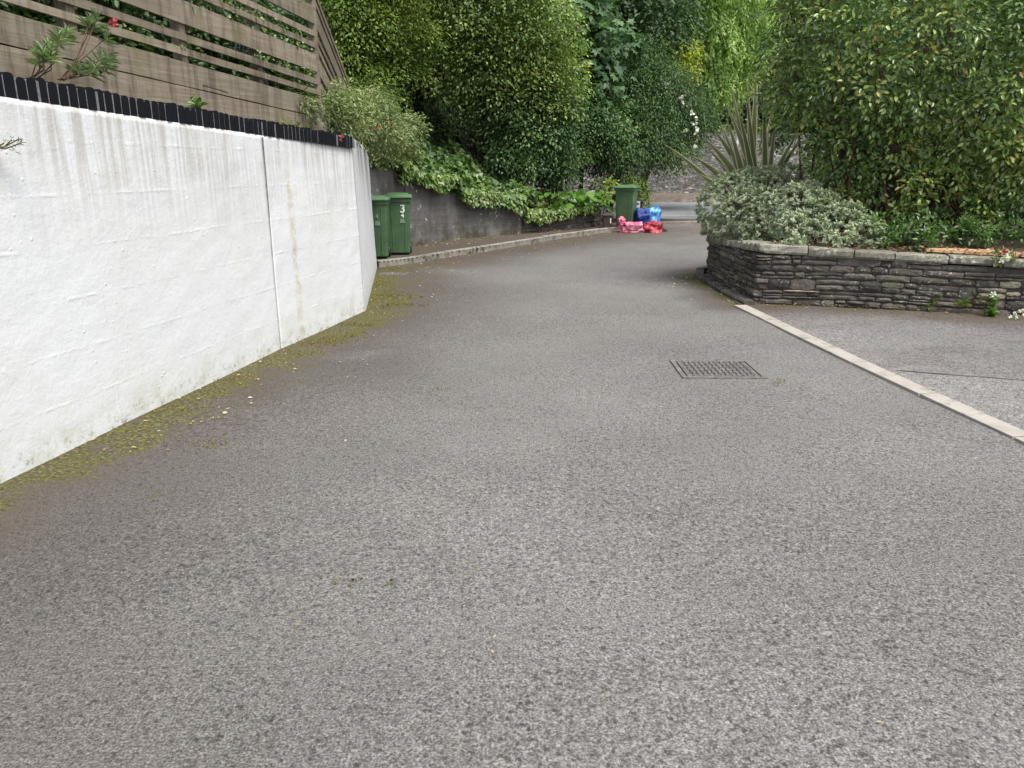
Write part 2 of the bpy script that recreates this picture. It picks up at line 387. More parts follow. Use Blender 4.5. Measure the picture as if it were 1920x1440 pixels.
def f_stain(P):
    d = polydist(P, LEFT); y = P[:, 1]
    a = (1 - sm(d + .15 * sines(P, 2.3, 4), .1, .75 + .75 * sm(y, 8, 12)))
    a = np.maximum(a * .85, .75 * (1 - sm(rightdist(P), .05, .45)))
    return np.maximum(a, .42 * sm(y, 14, 19))
masks = {'moss': f_moss, 'damp': f_damp, 'stain': f_stain}
gridsheet('driveway', -6, 12, -3, 25.2, .08, 0.0, A_drive, masks)
def f_fd(P): return np.maximum(1 - sm(polydist(P, PLANTER[:3]) + .2 * sines(P, 2.2, 3), .2, 1.3), .30 * sm(sines(P * (1, 2.2), 2.6, 12), .15, .7))
fore = {'moss': lambda P: .62 * (1 - sm(polydist(P, PLANTER[:3]), .0, .16)), 'damp': f_fd, 'stain': lambda P: 1.0 * (1 - sm(polydist(P, PLANTER[:3]) + .12 * sines(P, 3.2, 5), .05, .75))}
ex = lambda y: np.interp(y, [p[1] for p in EDGING], [p[0] for p in EDGING])
seam = lambda x: 6.02 - .38 * (x - 3.0)
wp = lambda x: -.38 * (x - 3.0)
gridsheet('forecourt', 2.6, 12, 6.02, 12, .04, .012, A_fore, fore, keep=lambda P: (P[:, 0] > ex(P[:, 1]) - .07) & (P[:, 1] < 9.35), warp=wp)
gridsheet('forecourt_concrete', 2.6, 12, -2.98, 6.02, .04, .010, A_patch, keep=lambda P: P[:, 0] > ex(P[:, 1]) - .07, warp=wp)
mbs = MB(); mbs.loft([[(x, seam(x) - .007 + .008 * math.sin(x * 7), .012), (x, seam(x) - .007 + .008 * math.sin(x * 7), .0155), (x, seam(x) + .006 + .007 * math.sin(x * 9), .0165), (x, seam(x) + .006 + .007 * math.sin(x * 9), .012)] for x in np.arange(3.12, 11, .1)])
tag(mbs.build('paving_seam', plain('seam_dirt', (.085, .078, .06), .95, .4)), kind='structure')
# road across the end of the driveway
rd = sheet('road', [(-60, 26.9), (3, 25.1), (14, 24.7), (60, 24.2), (60, 37.0), (-60, 38.5)], .006, A_road)
YL = plain('road_paint', (.55, .55, .52), .7, .2)
sheet('road_edge_line', [(-40, 28.4), (10, 26.75), (60, 26.2), (60, 26.33), (10, 26.9), (-40, 28.55)], .014, YL)
LITTER = M('leafy_verge'); LITTER.P(Roughness=.95, Base_Color=LITTER.ramp(LITTER.noise(4, 8, .85), [(.38, (.035, .03, .022)), (.48, (.10, .075, .055)), (.54, (.13, .12, .10)), (.64, (.24, .21, .17))]))
me = npmesh('road_verge', [(-60, 38.3, 0), (60, 36.8, 0), (60, 37.05, .12), (-60, 38.55, .12), (60, 41.2, .42), (-60, 41.5, .42)], [(0, 1, 2, 3), (3, 2, 4, 5)])
tag(link('road_verge', me, LITTER.m), kind='structure')

# pavement and kerb to the left of the driveway
PB = [(-3.3, 12.75)] + CONCW[1:] + DRYL[1:]
pv = [p for p in KERBL[:9]] + PB[::-1]
def fill_grid(name, poly, z, step, mat, masks):
    from mathutils.geometry import intersect_point_tri_2d
    xs = [p[0] for p in poly]; ys = [p[1] for p in poly]
    def inside(P):
        x, y = P[:, 0], P[:, 1]; c = np.zeros(len(P), bool)
        for (x1, y1), (x2, y2) in zip(poly, poly[1:] + poly[:1]):
            if y1 == y2: continue
            k = ((y1 > y) != (y2 > y)) & (x < (x2 - x1) * (y - y1) / (y2 - y1) + x1); c ^= k
        return c
    return gridsheet(name, min(xs), max(xs), min(ys), max(ys), step, z, mat, masks, inside)
pvm = {'moss': lambda P: .55 * np.maximum(1 - sm(polydist(P, PB), 0, .25), 0), 'damp': lambda P: np.full(len(P), .55), 'stain': lambda P: .5 + .5 * (1 - sm(polydist(P, PB), .05, .5))}
fill_grid('pavement', pv, .095, .06, A_pave, pvm)
sheet('pavement_bed', [(x, y) for x, y in pv], .06, A_pave)
def ribbon(name, L, w, z0, z1, mat, seg=.915, gap=.008, side=1, jit=.004, parent=None, kind='structure'):
    """kerb of separate stones along L; w to the left of travel"""
    mb = MB(); P = resample(L, .05); d = np.r_[0, np.cumsum(np.linalg.norm(np.diff(P, axis=0), axis=1))]
    s = 0
    while s < d[-1] - .1:
        e = min(s + seg, d[-1]); q = np.linspace(s + gap / 2, e - gap / 2, 5); r = random.random()
        dz = random.uniform(-jit, jit); V = []
        for a in q:
            x = np.interp(a, d, P[:, 0]); y = np.interp(a, d, P[:, 1])
            x2 = np.interp(a + .02, d, P[:, 0]); y2 = np.interp(a + .02, d, P[:, 1])
            if a + .02 > d[-1]: x2, y2 = x + tx * .02, y + ty * .02
            tx, ty = (x2 - x), (y2 - y); l = math.hypot(tx, ty) or 1; tx /= l; ty /= l
            nx, ny = -ty * side, tx * side
            ch = min(.018, (z1 - z0) * .3)
            V += [(x, y, z0), (x, y, z1 - ch + dz), (x + nx * ch, y + ny * ch, z1 + dz), (x + nx * w, y + ny * w, z1 + dz), (x + nx * w, y + ny * w, z0)]
        F = []
        for i in range(4):
            for k in range(4): F.append((i*5+k, (i+1)*5+k, (i+1)*5+k+1, i*5+k+1) if side > 0 else (i*5+k, i*5+k+1, (i+1)*5+k+1, (i+1)*5+k))
        F += [(0, 1, 2, 3, 4), (24, 23, 22, 21, 20)]
        mb.add(V, F, r); s = e
    o = mb.build(name, mat, parent); return tag(o, kind=kind)
ribbon('pavement_kerb', KERBL, .13, -.02, .108, KERB)
ribbon('edging_strip', EDGING[::-1], .165, -.04, .020, EDGE, side=-1, seg=.93, gap=.016)
ribbon('planter_kerb', [(2.76, 9.05), (2.72, 10.2), (2.72, 11.5), (2.86, 12.0), (3.3, 12.6)], .13, -.03, .07, STONE, seg=.33, side=-1, jit=.018, gap=.02)
ribbon('crossing_kerb', [(3.5, 23.2), (9.5, 24.6), (20, 24.9)], .12, -.03, .03, KERB)

# ---------------------------------------------------------------- white retaining wall
def wall_face(L, zt, batter, step=.03, seed=0, disp=.0035):
    """grid face along L (foot line); zt(y) top height; batter(y) top setback; returns V,F,u,v,topd,uv-normal"""
    P = resample(L, step); d = np.r_[0, np.cumsum(np.linalg.norm(np.diff(P, axis=0), axis=1))]
    T = np.gradient(P, axis=0); T /= np.linalg.norm(T, axis=1)[:, None]; Nn = np.stack([T[:, 1], -T[:, 0]], 1)   # towards the driveway
    nv = 60; f = np.linspace(0, 1, nv); V = []; u = []; v = []; td = []
    top = zt(P[:, 1]); bt = batter(P[:, 1])
    for k in f:
        z = -.06 + (top + .06) * k
        q = np.stack([d, z], 1)
        off = disp * sines(q, 2.5, seed) + disp * .5 * sines(q, 11, seed + 1) + disp * .25 * sines(q, 31, seed + 2)
        off = off * np.clip((1 - k) * 8, .3, 1)
        xy = P - Nn * (bt * k)[:, None] + Nn * off[:, None]
        V.append(np.c_[xy, z]); u.append(d); v.append(z); td.append(top - z)
    V = np.concatenate(V); n = len(P)
    i = np.arange((nv - 1) * (n - 1)); r, c = i // (n - 1), i % (n - 1); a = r * n + c
    F = np.stack([a, a + 1, a + n + 1, a + n], 1)
    return P, Nn, V, F, np.concatenate(u), np.concatenate(v), np.concatenate(td), n
def wall_solid(name, L, zt, batter, thick, mat, parent, u0=0, seed=0):
    P, Nn, V, F, u, v, td, n = wall_face(L, zt, batter, seed=seed)
    top = zt(P[:, 1]); bt = batter(P[:, 1]); base = len(V)
    back_t = np.c_[P - Nn * (bt + thick)[:, None], top]; back_b = np.c_[P - Nn * (bt + thick)[:, None], np.full(n, -.06)]
    V = np.concatenate([V, back_t, back_b]); u = np.concatenate([u, u[:n], u[:n]]); v = np.concatenate([v, top, np.full(n, 0)]); td = np.concatenate([td, np.zeros(n), top])
    a = np.arange(n - 1); tr = base - n
    F = np.concatenate([F, np.stack([tr + a, tr + a + 1, base + a + 1, base + a], 1), np.stack([base + a, base + a + 1, base + n + a + 1, base + n + a], 1)])
    nv = 60; k = np.arange(nv - 1)
    for e, fl in ((0, 1), (n - 1, 0)):          # end caps as strips to the back edge
        bb, tt = base + n + e, base + e
        cap = np.stack([k * n + e, (k + 1) * n + e, np.full(nv - 1, tt), np.full(nv - 1, bb)], 1)
        good = cap[:1].copy()
        # triangulated fan as degenerate-free quads
        W2 = len(V); ratio = np.linspace(0, 1, nv)
        col = V[bb] + (V[tt] - V[bb]) * ratio[:, None]
        V = np.concatenate([V, col]); u = np.concatenate([u, np.full(nv, u[e] + (.2 if fl == 0 else -.2))]); v = np.concatenate([v, col[:, 2]]); td = np.concatenate([td, top[e] - col[:, 2]])
        q = np.stack([k * n + e, W2 + k, W2 + k + 1, (k + 1) * n + e], 1)
        F = np.concatenate([F, q if fl == 0 else q[:, ::-1]])
    me = npmesh(name, V, F, {'u': ('POINT', u + u0), 'v': ('POINT', v), 'topd': ('POINT', td)}, True)
    return link(name, me, mat, parent)
ww = empty('retaining_wall', (-2.6, 4.0, 0), label='tall white painted block retaining wall with grey drip stains and black bricks on top', cat='wall')
def par(o, p):
    """parent keeping world position for an unrotated parent"""
    o.parent = p; o.location = Vector(o.location) - Vector(p.location); return o
zt1 = lambda y: 1.93 - .032 * (y - 4.1)
zt2 = lambda y: 1.905 - .012 * (y - 8.9)
bat1 = lambda y: np.clip(.02 + .03 * (y - 6.8) / 1.9, .02, .06)
par(wall_solid('wall_panel', WALL1, zt1, bat1, .24, WHITE, None, 0, 1), ww)
par(wall_solid('wall_panel', [(-2.0885, 6.807), CORNER], zt1, bat1, .24, WHITE, None, 7.96, 5), ww)
def dd(L): return sum(math.dist(a, b) for a, b in zip(L[:-1], L[1:]))
par(wall_solid('wall_return', [(CORNER[0] - .002, CORNER[1] + .012), WALLEND], zt2, lambda y: np.full(len(y), .06), .14, WHITE, None, 10.1, 8), ww)
mb = MB(); mb.loft([[(-2.094 + a, 6.795 + b, z) for a, b in ((-.008, .006), (-.006, .020), (-.10, .035), (-.10, .02))] for z in (-.03, .9, 1.83)]); par(mb.build('joint_filler', BMORT, None), ww)
# black bricks set on edge along the top
BL = resample([(p[0] - .03, p[1]) for p in WALL1 + [CORNER]], .02); bd = np.r_[0, np.cumsum(np.linalg.norm(np.diff(BL, axis=0), axis=1))]
def along(s): return np.array((np.interp(s, bd, BL[:, 0]), np.interp(s, bd, BL[:, 1])))
mb = MB(); mm = MB(); s = .02
while s < bd[-1] - .07:
    p = along(s + .033); t = along(s + .05) - along(s + .01); t /= np.linalg.norm(t); nn = np.array((t[1], -t[0]))
    w_ = .064 + random.uniform(-.003, .003); zb = zt1(p[1]) + .002; h = .122 + random.uniform(-.012, .008); dy = random.uniform(-.004, .004)
    yaw = random.uniform(-.06, .06); tt = t * math.cos(yaw) + nn * math.sin(yaw); n2 = np.array((tt[1], -tt[0]))
    prof = [(-.5, 0), (.5, 0), (.5, h - .018), (.36, h - .004), (.1, h), (-.1, h), (-.36, h - .004), (-.5, h - .018)]
    A = [(*(p + tt * a * w_ + n2 * (.012 + dy)), zb + b) for a, b in prof]; B = [(*(p + tt * a * w_ - n2 * .20), zb + b) for a, b in prof]
    k = len(prof); mb.add(A + B, [tuple(range(k - 1, -1, -1)), tuple(range(k, 2 * k))] + [(i, (i + 1) % k, k + (i + 1) % k, k + i) for i in range(k)], random.random())
    s += w_ + .011
for i in range(0, len(BL) - 1, 8):
    a, b = BL[i], BL[min(i + 8, len(BL) - 1)]; t = (b - a) / np.linalg.norm(b - a); nn = np.array((t[1], -t[0]))
    za, zb_ = zt1(a[1]) + .001, zt1(b[1]) + .001
    q = [(*(a + nn * .008), za), (*(b + nn * .008), zb_), (*(b - nn * .18), zb_), (*(a - nn * .18), za)]
    mm.add(q + [(x, y, z + .108) for x, y, z in q], [(0, 1, 5, 4), (4, 5, 6, 7), (2, 3, 7, 6)])
par(mb.build('brick_edging', BRICK, None), ww); par(mm.build('edging_mortar', BMORT, None), ww)

# ---------------------------------------------------------------- bank behind the walls
BPTS = [(-3.85, -1.0, 2.12, -1, .12), (-2.85, 4.2, 2.0, -1, .12), (-2.0, 8.7, 1.86, -1, .16), (-2.50, 12.75, 1.72, -1, .3), (-2.95, 13.3, 1.66, -.9, .42),
        (-2.05, 15.2, 1.60, -.9, .52), (-1.42, 16.75, 1.10, -.82, .50), (.10, 18.42, .85, -.75, .42), (1.05, 19.45, .50, -.75, .30), (1.95, 20.6, .40, -.9, .22), (2.2, 21.6, .38, -1, .18), (1.9, 23.7, .30, -.8, .14)]
def bank():
    P = resample([np.array(b[:3] + (b[4],)) for b in BPTS], .25); n = len(P)
    T = np.gradient(P[:, :2], axis=0)
    for _ in range(12): T[1:-1] = (T[:-2] + T[1:-1] + T[2:]) / 3
    T /= np.linalg.norm(T, axis=1)[:, None]; Nn = np.stack([-T[:, 1], T[:, 0]], 1)
    ds = np.r_[0, .15, .35, .6, .9, 1.3, 1.8, 2.4, 3.2, 4.2, 5.5, 7, 9, 12, 18, 30]
    V = []
    for d in ds:
        xy = P[:, :2] + Nn * d
        xy = P[:, :2] + (Nn * (1 - min(1, d / 14)) + np.array((-.86, .5)) * min(1, d / 14)) * d
        z = P[:, 2] + P[:, 3] * (min(d, 3.0) + .45 * max(0, min(d, 12) - 3.0)) + .05 * sines(np.c_[xy], 2.2, 6) * min(1, d)
        V.append(np.c_[xy, z])
    V = np.concatenate(V); i = np.arange((len(ds) - 1) * (n - 1)); r, c = i // (n - 1), i % (n - 1); a = r * n + c
    return V, np.stack([a, a + 1, a + n + 1, a + n], 1), P, Nn, ds
bV, bF, bP, bN, bds = bank()
tag(link('planted_bank', npmesh('planted_bank', bV, bF, None, True), SOIL), kind='structure')
def bankz(x, y):
    d = np.hypot(bV[:, 0] - x, bV[:, 1] - y); k = np.argsort(d)[:4]; w_ = 1 / (d[k] + .05); return float((bV[k, 2] * w_).sum() / w_.sum())

# dark concrete wall with stepped panels
cw = empty('concrete_wall', (-1.6, 15.9, 0), label='dark stained concrete retaining wall behind the wheelie bins, stepped down to the right under ivy', cat='wall')
def cpanel(name, L, z0, z1, th=.2, mat=CONC, proud=0.0):
    P = resample(L, .1); T = np.gradient(P, axis=0); T /= np.linalg.norm(T, axis=1)[:, None]; Nn = np.stack([T[:, 1], -T[:, 0]], 1); n = len(P)
    zt = np.linspace(z0, z1, n); f = P + Nn * proud; b = P - Nn * th
    mb = MB(); V = []
    for i in range(n): V += [(*f[i], -.05), (*f[i], zt[i] - .02), (*(f[i] - Nn[i] * .015), zt[i]), (*b[i], zt[i]), (*b[i], -.05)]
    F = [(0, 1, 2, 3, 4)[::-1], tuple((n-1)*5 + k for k in range(5))]
    for i in range(n - 1):
        for k in range(4): F.append((i*5+k, (i+1)*5+k, (i+1)*5+k+1, i*5+k+1))
    mb.add(V, F); return mb.build(name, mat)
def sub(L, a, b):
    P = resample(L, .02); d = np.r_[0, np.cumsum(np.linalg.norm(np.diff(P, axis=0), axis=1))]
    return [(np.interp(q, d, P[:, 0]), np.interp(q, d, P[:, 1])) for q in np.linspace(a, b, 6)]
LT = dd(CONCW)
for a, b, z0, z1, pr in ((0, 2.45, 1.68, 1.64, .0), (2.462, 4.25, 1.36, 1.31, .012), (4.262, LT - .01, 1.08, .84, .0)):
    par(cpanel('wall_panel', sub(CONCW, a, b), z0, z1, .2, CONC, pr), cw)

# ---------------------------------------------------------------- dry-stone walls
def stonework(L, zt, z0=.0, sgn=1, hmin=.03, hmax=.085, lmin=.10, lmax=.48, depth=.03, seed=1, rough=1.0, skip=.02):
    rr = random.Random(seed); P = resample(L, .02); d = np.r_[0, np.cumsum(np.linalg.norm(np.diff(P, axis=0), axis=1))]
    T = np.gradient(P, axis=0)
    for _ in range(6): T[1:-1] = (T[:-2] + T[1:-1] + T[2:]) / 3
    T /= np.linalg.norm(T, axis=1)[:, None]; Nn = np.stack([T[:, 1], -T[:, 0]], 1)
    def at(s, z, n):
        n = n * sgn
        x = np.interp(s, d, P[:, 0]); y = np.interp(s, d, P[:, 1]); nx = np.interp(s, d, Nn[:, 0]); ny = np.interp(s, d, Nn[:, 1])
        return (x + nx * n, y + ny * n, z)
    mb = MB(); Lt = d[-1]
    # skyline packing: courses in bands, each band split at random
    z = z0; wav = rr.random() * 6
    while True:
        bh = rr.uniform(.075, .15); s = rr.uniform(-.2, 0)
        zmax = max(zt(P[i]) for i in range(0, len(P), 20))
        if z > zmax: break
        while s < Lt:
            ln = rr.uniform(lmin, lmax); k = rr.choice([1, 2, 2, 3]) if bh > .10 else rr.choice([1, 1, 2])
            zz = z; hs_ = [rr.uniform(.6, 1.4) for _ in range(k)]; tot = sum(hs_)
            for h in hs_:
                h = bh * h / tot; parts = [(s, s + ln)]
                if ln > .3 and rr.random() < .45: c = s + ln * rr.uniform(.3, .7); parts = [(s, c), (c, s + ln)]
                for a, b in parts:
                    a2, b2 = max(0, a + .006), min(Lt, b - .006)
                    if b2 - a2 < .03 or rr.random() < skip: continue
                    pi = P[min(len(P) - 1, int((a2 + b2) / 2 / Lt * (len(P) - 1)))]
                    if zz + h * .6 > zt(pi): continue
                    g = .0045; nx_, nz_ = 6, 4; pr = depth * rr.uniform(.15, 1.0); tilt = rr.uniform(-.02, .02); slope = rr.uniform(-.3, .3) * pr
                    yo = [rr.uniform(-.006, .006) * rough for _ in range(nx_ * 2)]
                    V = []
                    for j in range(nz_):
                        for i in range(nx_):
                            fi, fj = i / (nx_ - 1), j / (nz_ - 1)
                            sa = a2 + (b2 - a2) * fi + (rr.uniform(-.008, .008) * rough if 0 < j < nz_ - 1 else 0)
                            zc = zz + g + (h - 2 * g) * fj + tilt * (fi - .5) * (b2 - a2) + (yo[i] * .8 if j == nz_ - 1 else (yo[nx_ + i] * .8 if j == 0 else 0))
                            zc += .012 * math.sin(sa * 2.3 + wav)
                            e = min(fi, 1 - fi) * (b2 - a2); e2 = min(fj, 1 - fj) * h
                            fall = min(1, min(e / .012, e2 / .008) * .6 + .35) if (i in (0, nx_ - 1) or j in (0, nz_ - 1)) else 1
                            nn = pr * fall + slope * (fj - .5) + rr.uniform(-.004, .004) * rough
                            if i in (0, nx_ - 1): zc = zc * .75 + (zz + h / 2) * .25 * 1 if j in (0, nz_ - 1) else zc
                            V.append(at(sa, zc, nn))
                    nf = len(V); ring = [i for i in range(nx_)] + [nx_ * (j + 1) - 1 for j in range(1, nz_)] + [nx_ * nz_ - 1 - i for i in range(1, nx_)] + [nx_ * j for j in range(nz_ - 2, 0, -1)]
                    for i in ring:
                        q = V[i]; V.append(at(a2 + (b2 - a2) * ((i % nx_) / (nx_ - 1)), q[2], -.03))
                    F = [(j*nx_+i, j*nx_+i+1, (j+1)*nx_+i+1, (j+1)*nx_+i) for j in range(nz_-1) for i in range(nx_-1)]
                    m_ = len(ring); F += [(ring[q], nf + q, nf + (q + 1) % m_, ring[(q + 1) % m_]) for q in range(m_)]
                    mb.add(V, F, rr.random())
                zz += h
            s += ln
        z += bh
    return mb, at, Lt, P
pw = empty('planter_wall', (3.5, 9.0, 0), label='low curved dry-stone slate wall of the raised bed with lichened coping stones', cat='wall')
def ztp(p):
    x, y = p
    if x > 2.96 and y < 9.4: return .60 - .026 * (x - 2.93)
    return .615 - .038 * (min(y, 13) - 9.2)
mb, at, Lt, Pp = stonework(PLANTER, ztp, seed=4, sgn=-1)
par(mb.build('stonework', STONE), pw)
core = MB(); n = len(Pp)
V = []
for i in range(0, n, 5):
    s = Lt * i / (n - 1); V += [at(s, -.03, -.012), at(s, ztp(Pp[i]) - .01, -.012), at(s, ztp(Pp[i]) - .01, -.26), at(s, -.03, -.26)]
m_ = len(V) // 4; core.add(V, [(i*4+k, (i+1)*4+k, (i+1)*4+(k+1) % 4, i*4+(k+1) % 4) for i in range(m_ - 1) for k in range(4)])
par(core.build('mortar_core', MORTAR), pw)
# coping stones, each a slab of its own
dP = np.r_[0, np.cumsum(np.linalg.norm(np.diff(Pp, axis=0), axis=1))]
s = 0.0; cs = []
crn = dd(PLANTER[:3]); rr = random.Random(9)
while s < Lt - .1:
    if s < crn - .05: ln = rr.uniform(.42, .62); 
    elif s < crn + 4.2: ln = rr.uniform(.10, .17)
    else: ln = rr.uniform(.3, .5)
    if s < crn < s + ln + .15: ln = crn - s
    e = min(s + ln, Lt); cs.append((s, e)); s = e
def coping(s0, e0):
    mb = MB(); g = .006; a, b = s0 + g, e0 - g; nx_ = 7
    h = .095 + rr.uniform(-.010, .012); dz = rr.uniform(-.004, .006); ov = .035 + rr.uniform(-.01, .012); V = []
    prof = [(-.28, 0), (-.28, .9), (-.24, 1), (-.1, 1.02), (ov - .03, 1), (ov - .006, .93), (ov, .75), (ov + .003, .3), (ov - .006, .08), (ov - .02, 0)]
    for i in range(nx_):
        f = i / (nx_ - 1); s_ = a + (b - a) * f
        pi = np.array((np.interp(s_, dP, Pp[:, 0]), np.interp(s_, dP, Pp[:, 1]))); zb = ztp(pi) + .002 + dz
        sh = .012 if i in (0, nx_ - 1) else 0
        for (nn, zz) in prof:
            j = rr.uniform(-.005, .005)
            V.append(at(s_, zb + h * zz * (1 - sh * 2) + j * .6, nn - (sh if nn > 0 else 0) + j))
    k = len(prof)
    F = [(i*k+q, i*k+(q+1) % k, (i+1)*k+(q+1) % k, (i+1)*k+q) for i in range(nx_ - 1) for q in range(k)]
    F += [tuple(range(k))[::-1], tuple((nx_-1)*k + q for q in range(k))]
    mb.add(V, F, rr.random()); o = mb.build('coping_stone', COPE, smooth=False); return par(o, pw)
small = MB()
for a, b in cs:
    if a > crn + 6: continue
    coping(a, b)
# low dry-stone wall further down
dl = empty('drystone_wall', (1.3, 19.4, 0), label='low dark dry-stone wall between the concrete wall and the far green bin, overhung by leaves', cat='wall')
mb, at2, Lt2, P2 = stonework(DRYL, lambda p: .46 + .02, z0=.08, seed=12, lmin=.15, lmax=.5)
par(mb.build('stonework', STONE), dl)
core = MB(); V = []
for i in range(0, len(P2), 5):
    s = Lt2 * i / (len(P2) - 1); V += [at2(s, -.03, -.012), at2(s, .45, -.012), at2(s, .45, -.3), at2(s, -.03, -.3)]
m_ = len(V) // 4; core.add(V, [(i*4+k, (i+1)*4+k, (i+1)*4+(k+1) % 4, i*4+(k+1) % 4) for i in range(m_ - 1) for k in range(4)])
par(core.build('mortar_core', MORTAR), dl)
# raised bed soil inside the planter
pp = resample(PLANTER, .2); T = np.gradient(pp, axis=0); T /= np.linalg.norm(T, axis=1)[:, None]; Nn = np.stack([T[:, 1], -T[:, 0]], 1)
cx, cy = 6.8, 10.6; V = []; F = []
ins = pp + Nn * .15; nr = 14
for k in range(nr + 1):
    f = k / nr
    for q in ins:
        x = q[0] * (1 - f) + cx * f; y = q[1] * (1 - f) + cy * f
        V.append((x, y, .60 + .16 * min(1, 3 * f) + .03 * mnoise.noise(Vector((x * 2, y * 2, 0)))))
n = len(ins)
F = [(k*n+i, k*n+i+1, (k+1)*n+i+1, (k+1)*n+i) for k in range(nr) for i in range(n - 1)]
tag(link('planter_soil', npmesh('planter_soil', V, F, None, True), SOIL), kind='structure')

# ---------------------------------------------------------------- far stone wall across the road
fm = M('old_rubble_wall'); v = fm.n('TexVoronoi', {'Vector': fm.map((1.6, 1.6, 4.8)), 'Scale': 3.0}, feature='F1')
cc = fm.ramp(fm.n('SeparateColor', {0: v.outputs['Color']}).outputs[0], [(0, (.075, .072, .068)), (.5, (.15, .145, .135)), (.9, (.23, .22, .20)), (1, (.42, .41, .38))])
ed = fm.n('TexVoronoi', {'Vector': fm.map((1.6, 1.6, 4.8)), 'Scale': 3.0}, feature='DISTANCE_TO_EDGE').outputs[0]
cc = fm.mix(fm.step(ed, .0, .10), (.075, .068, .068), cc)
cc = fm.mix(fm.math('MULTIPLY', fm.step(fm.noise(1, 5, .7, fm.map((1.5, 1.5, .35))), .52, .66), .55), cc, (.34, .30, .255))
dr = fm.math('MULTIPLY', fm.step(fm.noise(1, 3, .6, fm.map((2.2, 2.2, .12))), .66, .72), fm.step(fm.n('SeparateXYZ', {0: fm.obj}).outputs[2], 1.8, 2.3))
cc = fm.mix(fm.math('MULTIPLY', dr, .8), cc, (.6, .6, .56))
cc = fm.mix(1, cc, fm.ramp(fm.noise(9, 5, .8), [(.3, .5), (.7, 1.5)]), 'MULTIPLY')
fm.P(Base_Color=cc, Roughness=.9, Normal=fm.bump(ed, .8, .05))
fw = MB(); V = []; F = []; k = 0
for i in range(121):
    x = -45 + i * .75; y = 41.2 - .012 * (x + 45) + .03 * math.sin(i)
    V += [(x, y, .2), (x, y + .25, 3.25 + .06 * mnoise.noise(Vector((x, 0, 0)))), (x, y + .7, 3.2), (x, y + .7, .2)]
F = [(i*4+k, (i+1)*4+k, (i+1)*4+(k+1) % 4, i*4+(k+1) % 4) for i in range(120) for k in range(4)]
fw.add(V, F); tag(fw.build('roadside_wall', fm.m), 'tall grey rubble stone wall on the far side of the road', 'wall')
# wooded hillside behind it
xs = np.linspace(-60, 60, 60); ys = np.r_[41.8, 44, 47, 51, 56, 64, 75, 95]
zs = np.r_[3.15, 3.9, 5.2, 7.0, 9.5, 13, 17, 21]
V = [(x, y, z + .5 * math.sin(x * .23 + y)) for y, z in zip(ys, zs) for x in xs]; n = 60
F = [(r*n+c, r*n+c+1, (r+1)*n+c+1, (r+1)*n+c) for r in range(len(ys) - 1) for c in range(n - 1)]
tag(link('wooded_hillside', npmesh('wooded_hillside', V, F, None, True), GROUND), kind='structure')

# ---------------------------------------------------------------- timber fence above the white wall
def onplane(px, py, c):
    d = ray(px, py); t = c / (d[0] - .1956 * d[1]); return np.array((d[0] * t, d[1] * t, CAMH + d[2] * t))
FC = np.array((-2.13, 8.97)); FD = np.array((.1956, 1.0)) / math.hypot(.1956, 1); RD = np.array((-.135, 1.0)) / math.hypot(.135, 1)
fence = empty('timber_fence', (-3.0, 5.0, 1.9), label='weathered horizontal board fence of wide and narrow boards standing above the white wall', cat='fence')
def fboard(mb, side, a, b, z0, z1, off=0.0, th=.022, slope=-.036, jit=.0):
    """a..b: distance from the corner along the run; z at the corner"""
    D = -FD if side == 0 else RD; sg = 1 if side == 0 else -1
    N_ = np.array((D[1], -D[0])) * -sg if side == 0 else np.array((D[1], -D[0]))
    if N_[0] < 0: N_ = -N_
    sl = -slope * (1 if side == 0 else -1)
    L = []
    for q in np.linspace(a, b, max(2, int((b - a) / .35))):
        p = FC + D * q; zz = sl * q; w1 = random.uniform(-.003, .003); w2 = random.uniform(-.003, .003)
        o = off + random.uniform(-.002, .002)
        L.append([(*(p + N_ * (o + th)), z0 + zz + w1), (*(p + N_ * (o + th)), z1 + zz + w2), (*(p + N_ * o), z1 + zz + w2), (*(p + N_ * o), z0 + zz + w1)])
    mb.loft(L, random.random())
levels = [(2.348, 2.400), (2.452, 2.510), (2.582, 2.758), (2.822, 2.874), (2.936, 2.990), (3.062, 3.235), (3.295, 3.345), (3.41, 3.46)]
for side, ends in ((0, [(0.02, 2.42), (2.425, 4.86), (4.865, 7.3), (7.305, 9.9)]), (1, [(.02, 2.7), (2.705, 5.3)])):
    for a, b in ends:
        mb = MB()
        for z0, z1 in levels: fboard(mb, side, a, b, z0, z1, .0, .022, -.036 if side == 0 else -.085)
        par(mb.build('slat_panel', FENCE), fence)
    for z0, z1 in ((1.84, 2.098), (2.107, 2.285)):
        mb = MB(); fboard(mb, side, 0, 9.9 if side == 0 else 5.3, z0, z1, .01, .05, -.036 if side == 0 else -.085); par(mb.build('sleeper', FENCE), fence)
for side, q in ((0, 1.22), (0, 2.42), (0, 3.64), (0, 4.86), (0, 6.1), (0, 7.3), (0, 8.6), (1, 1.5), (1, 2.7), (1, 4.0), (1, 5.25)):
    D = -FD if side == 0 else RD; p = FC + D * q; N_ = np.array((D[1], -D[0])); N_ = N_ if N_[0] > 0 else -N_
    mb = MB(); c = p - N_ * .045; hh = .04; zt_ = 3.5 + (.036 * q if side == 0 else -.085 * q)
    mb.loft([[(*(c + D * hh * sx + N_ * hh * sy), z) for sx, sy in ((1, 1), (-1, 1), (-1, -1), (1, -1))] for z in (1.7, zt_)], random.random())
    par(mb.build('fence_post', FENCE), fence)
mb = MB(); mb.loft([[(FC[0] + a, FC[1] + b, z) for a, b in ((.035, -.02), (.035, .03), (-.035, .03), (-.035, -.02))] for z in (2.29, 3.50)], .6)
par(mb.build('corner_trim', FENCE), fence)

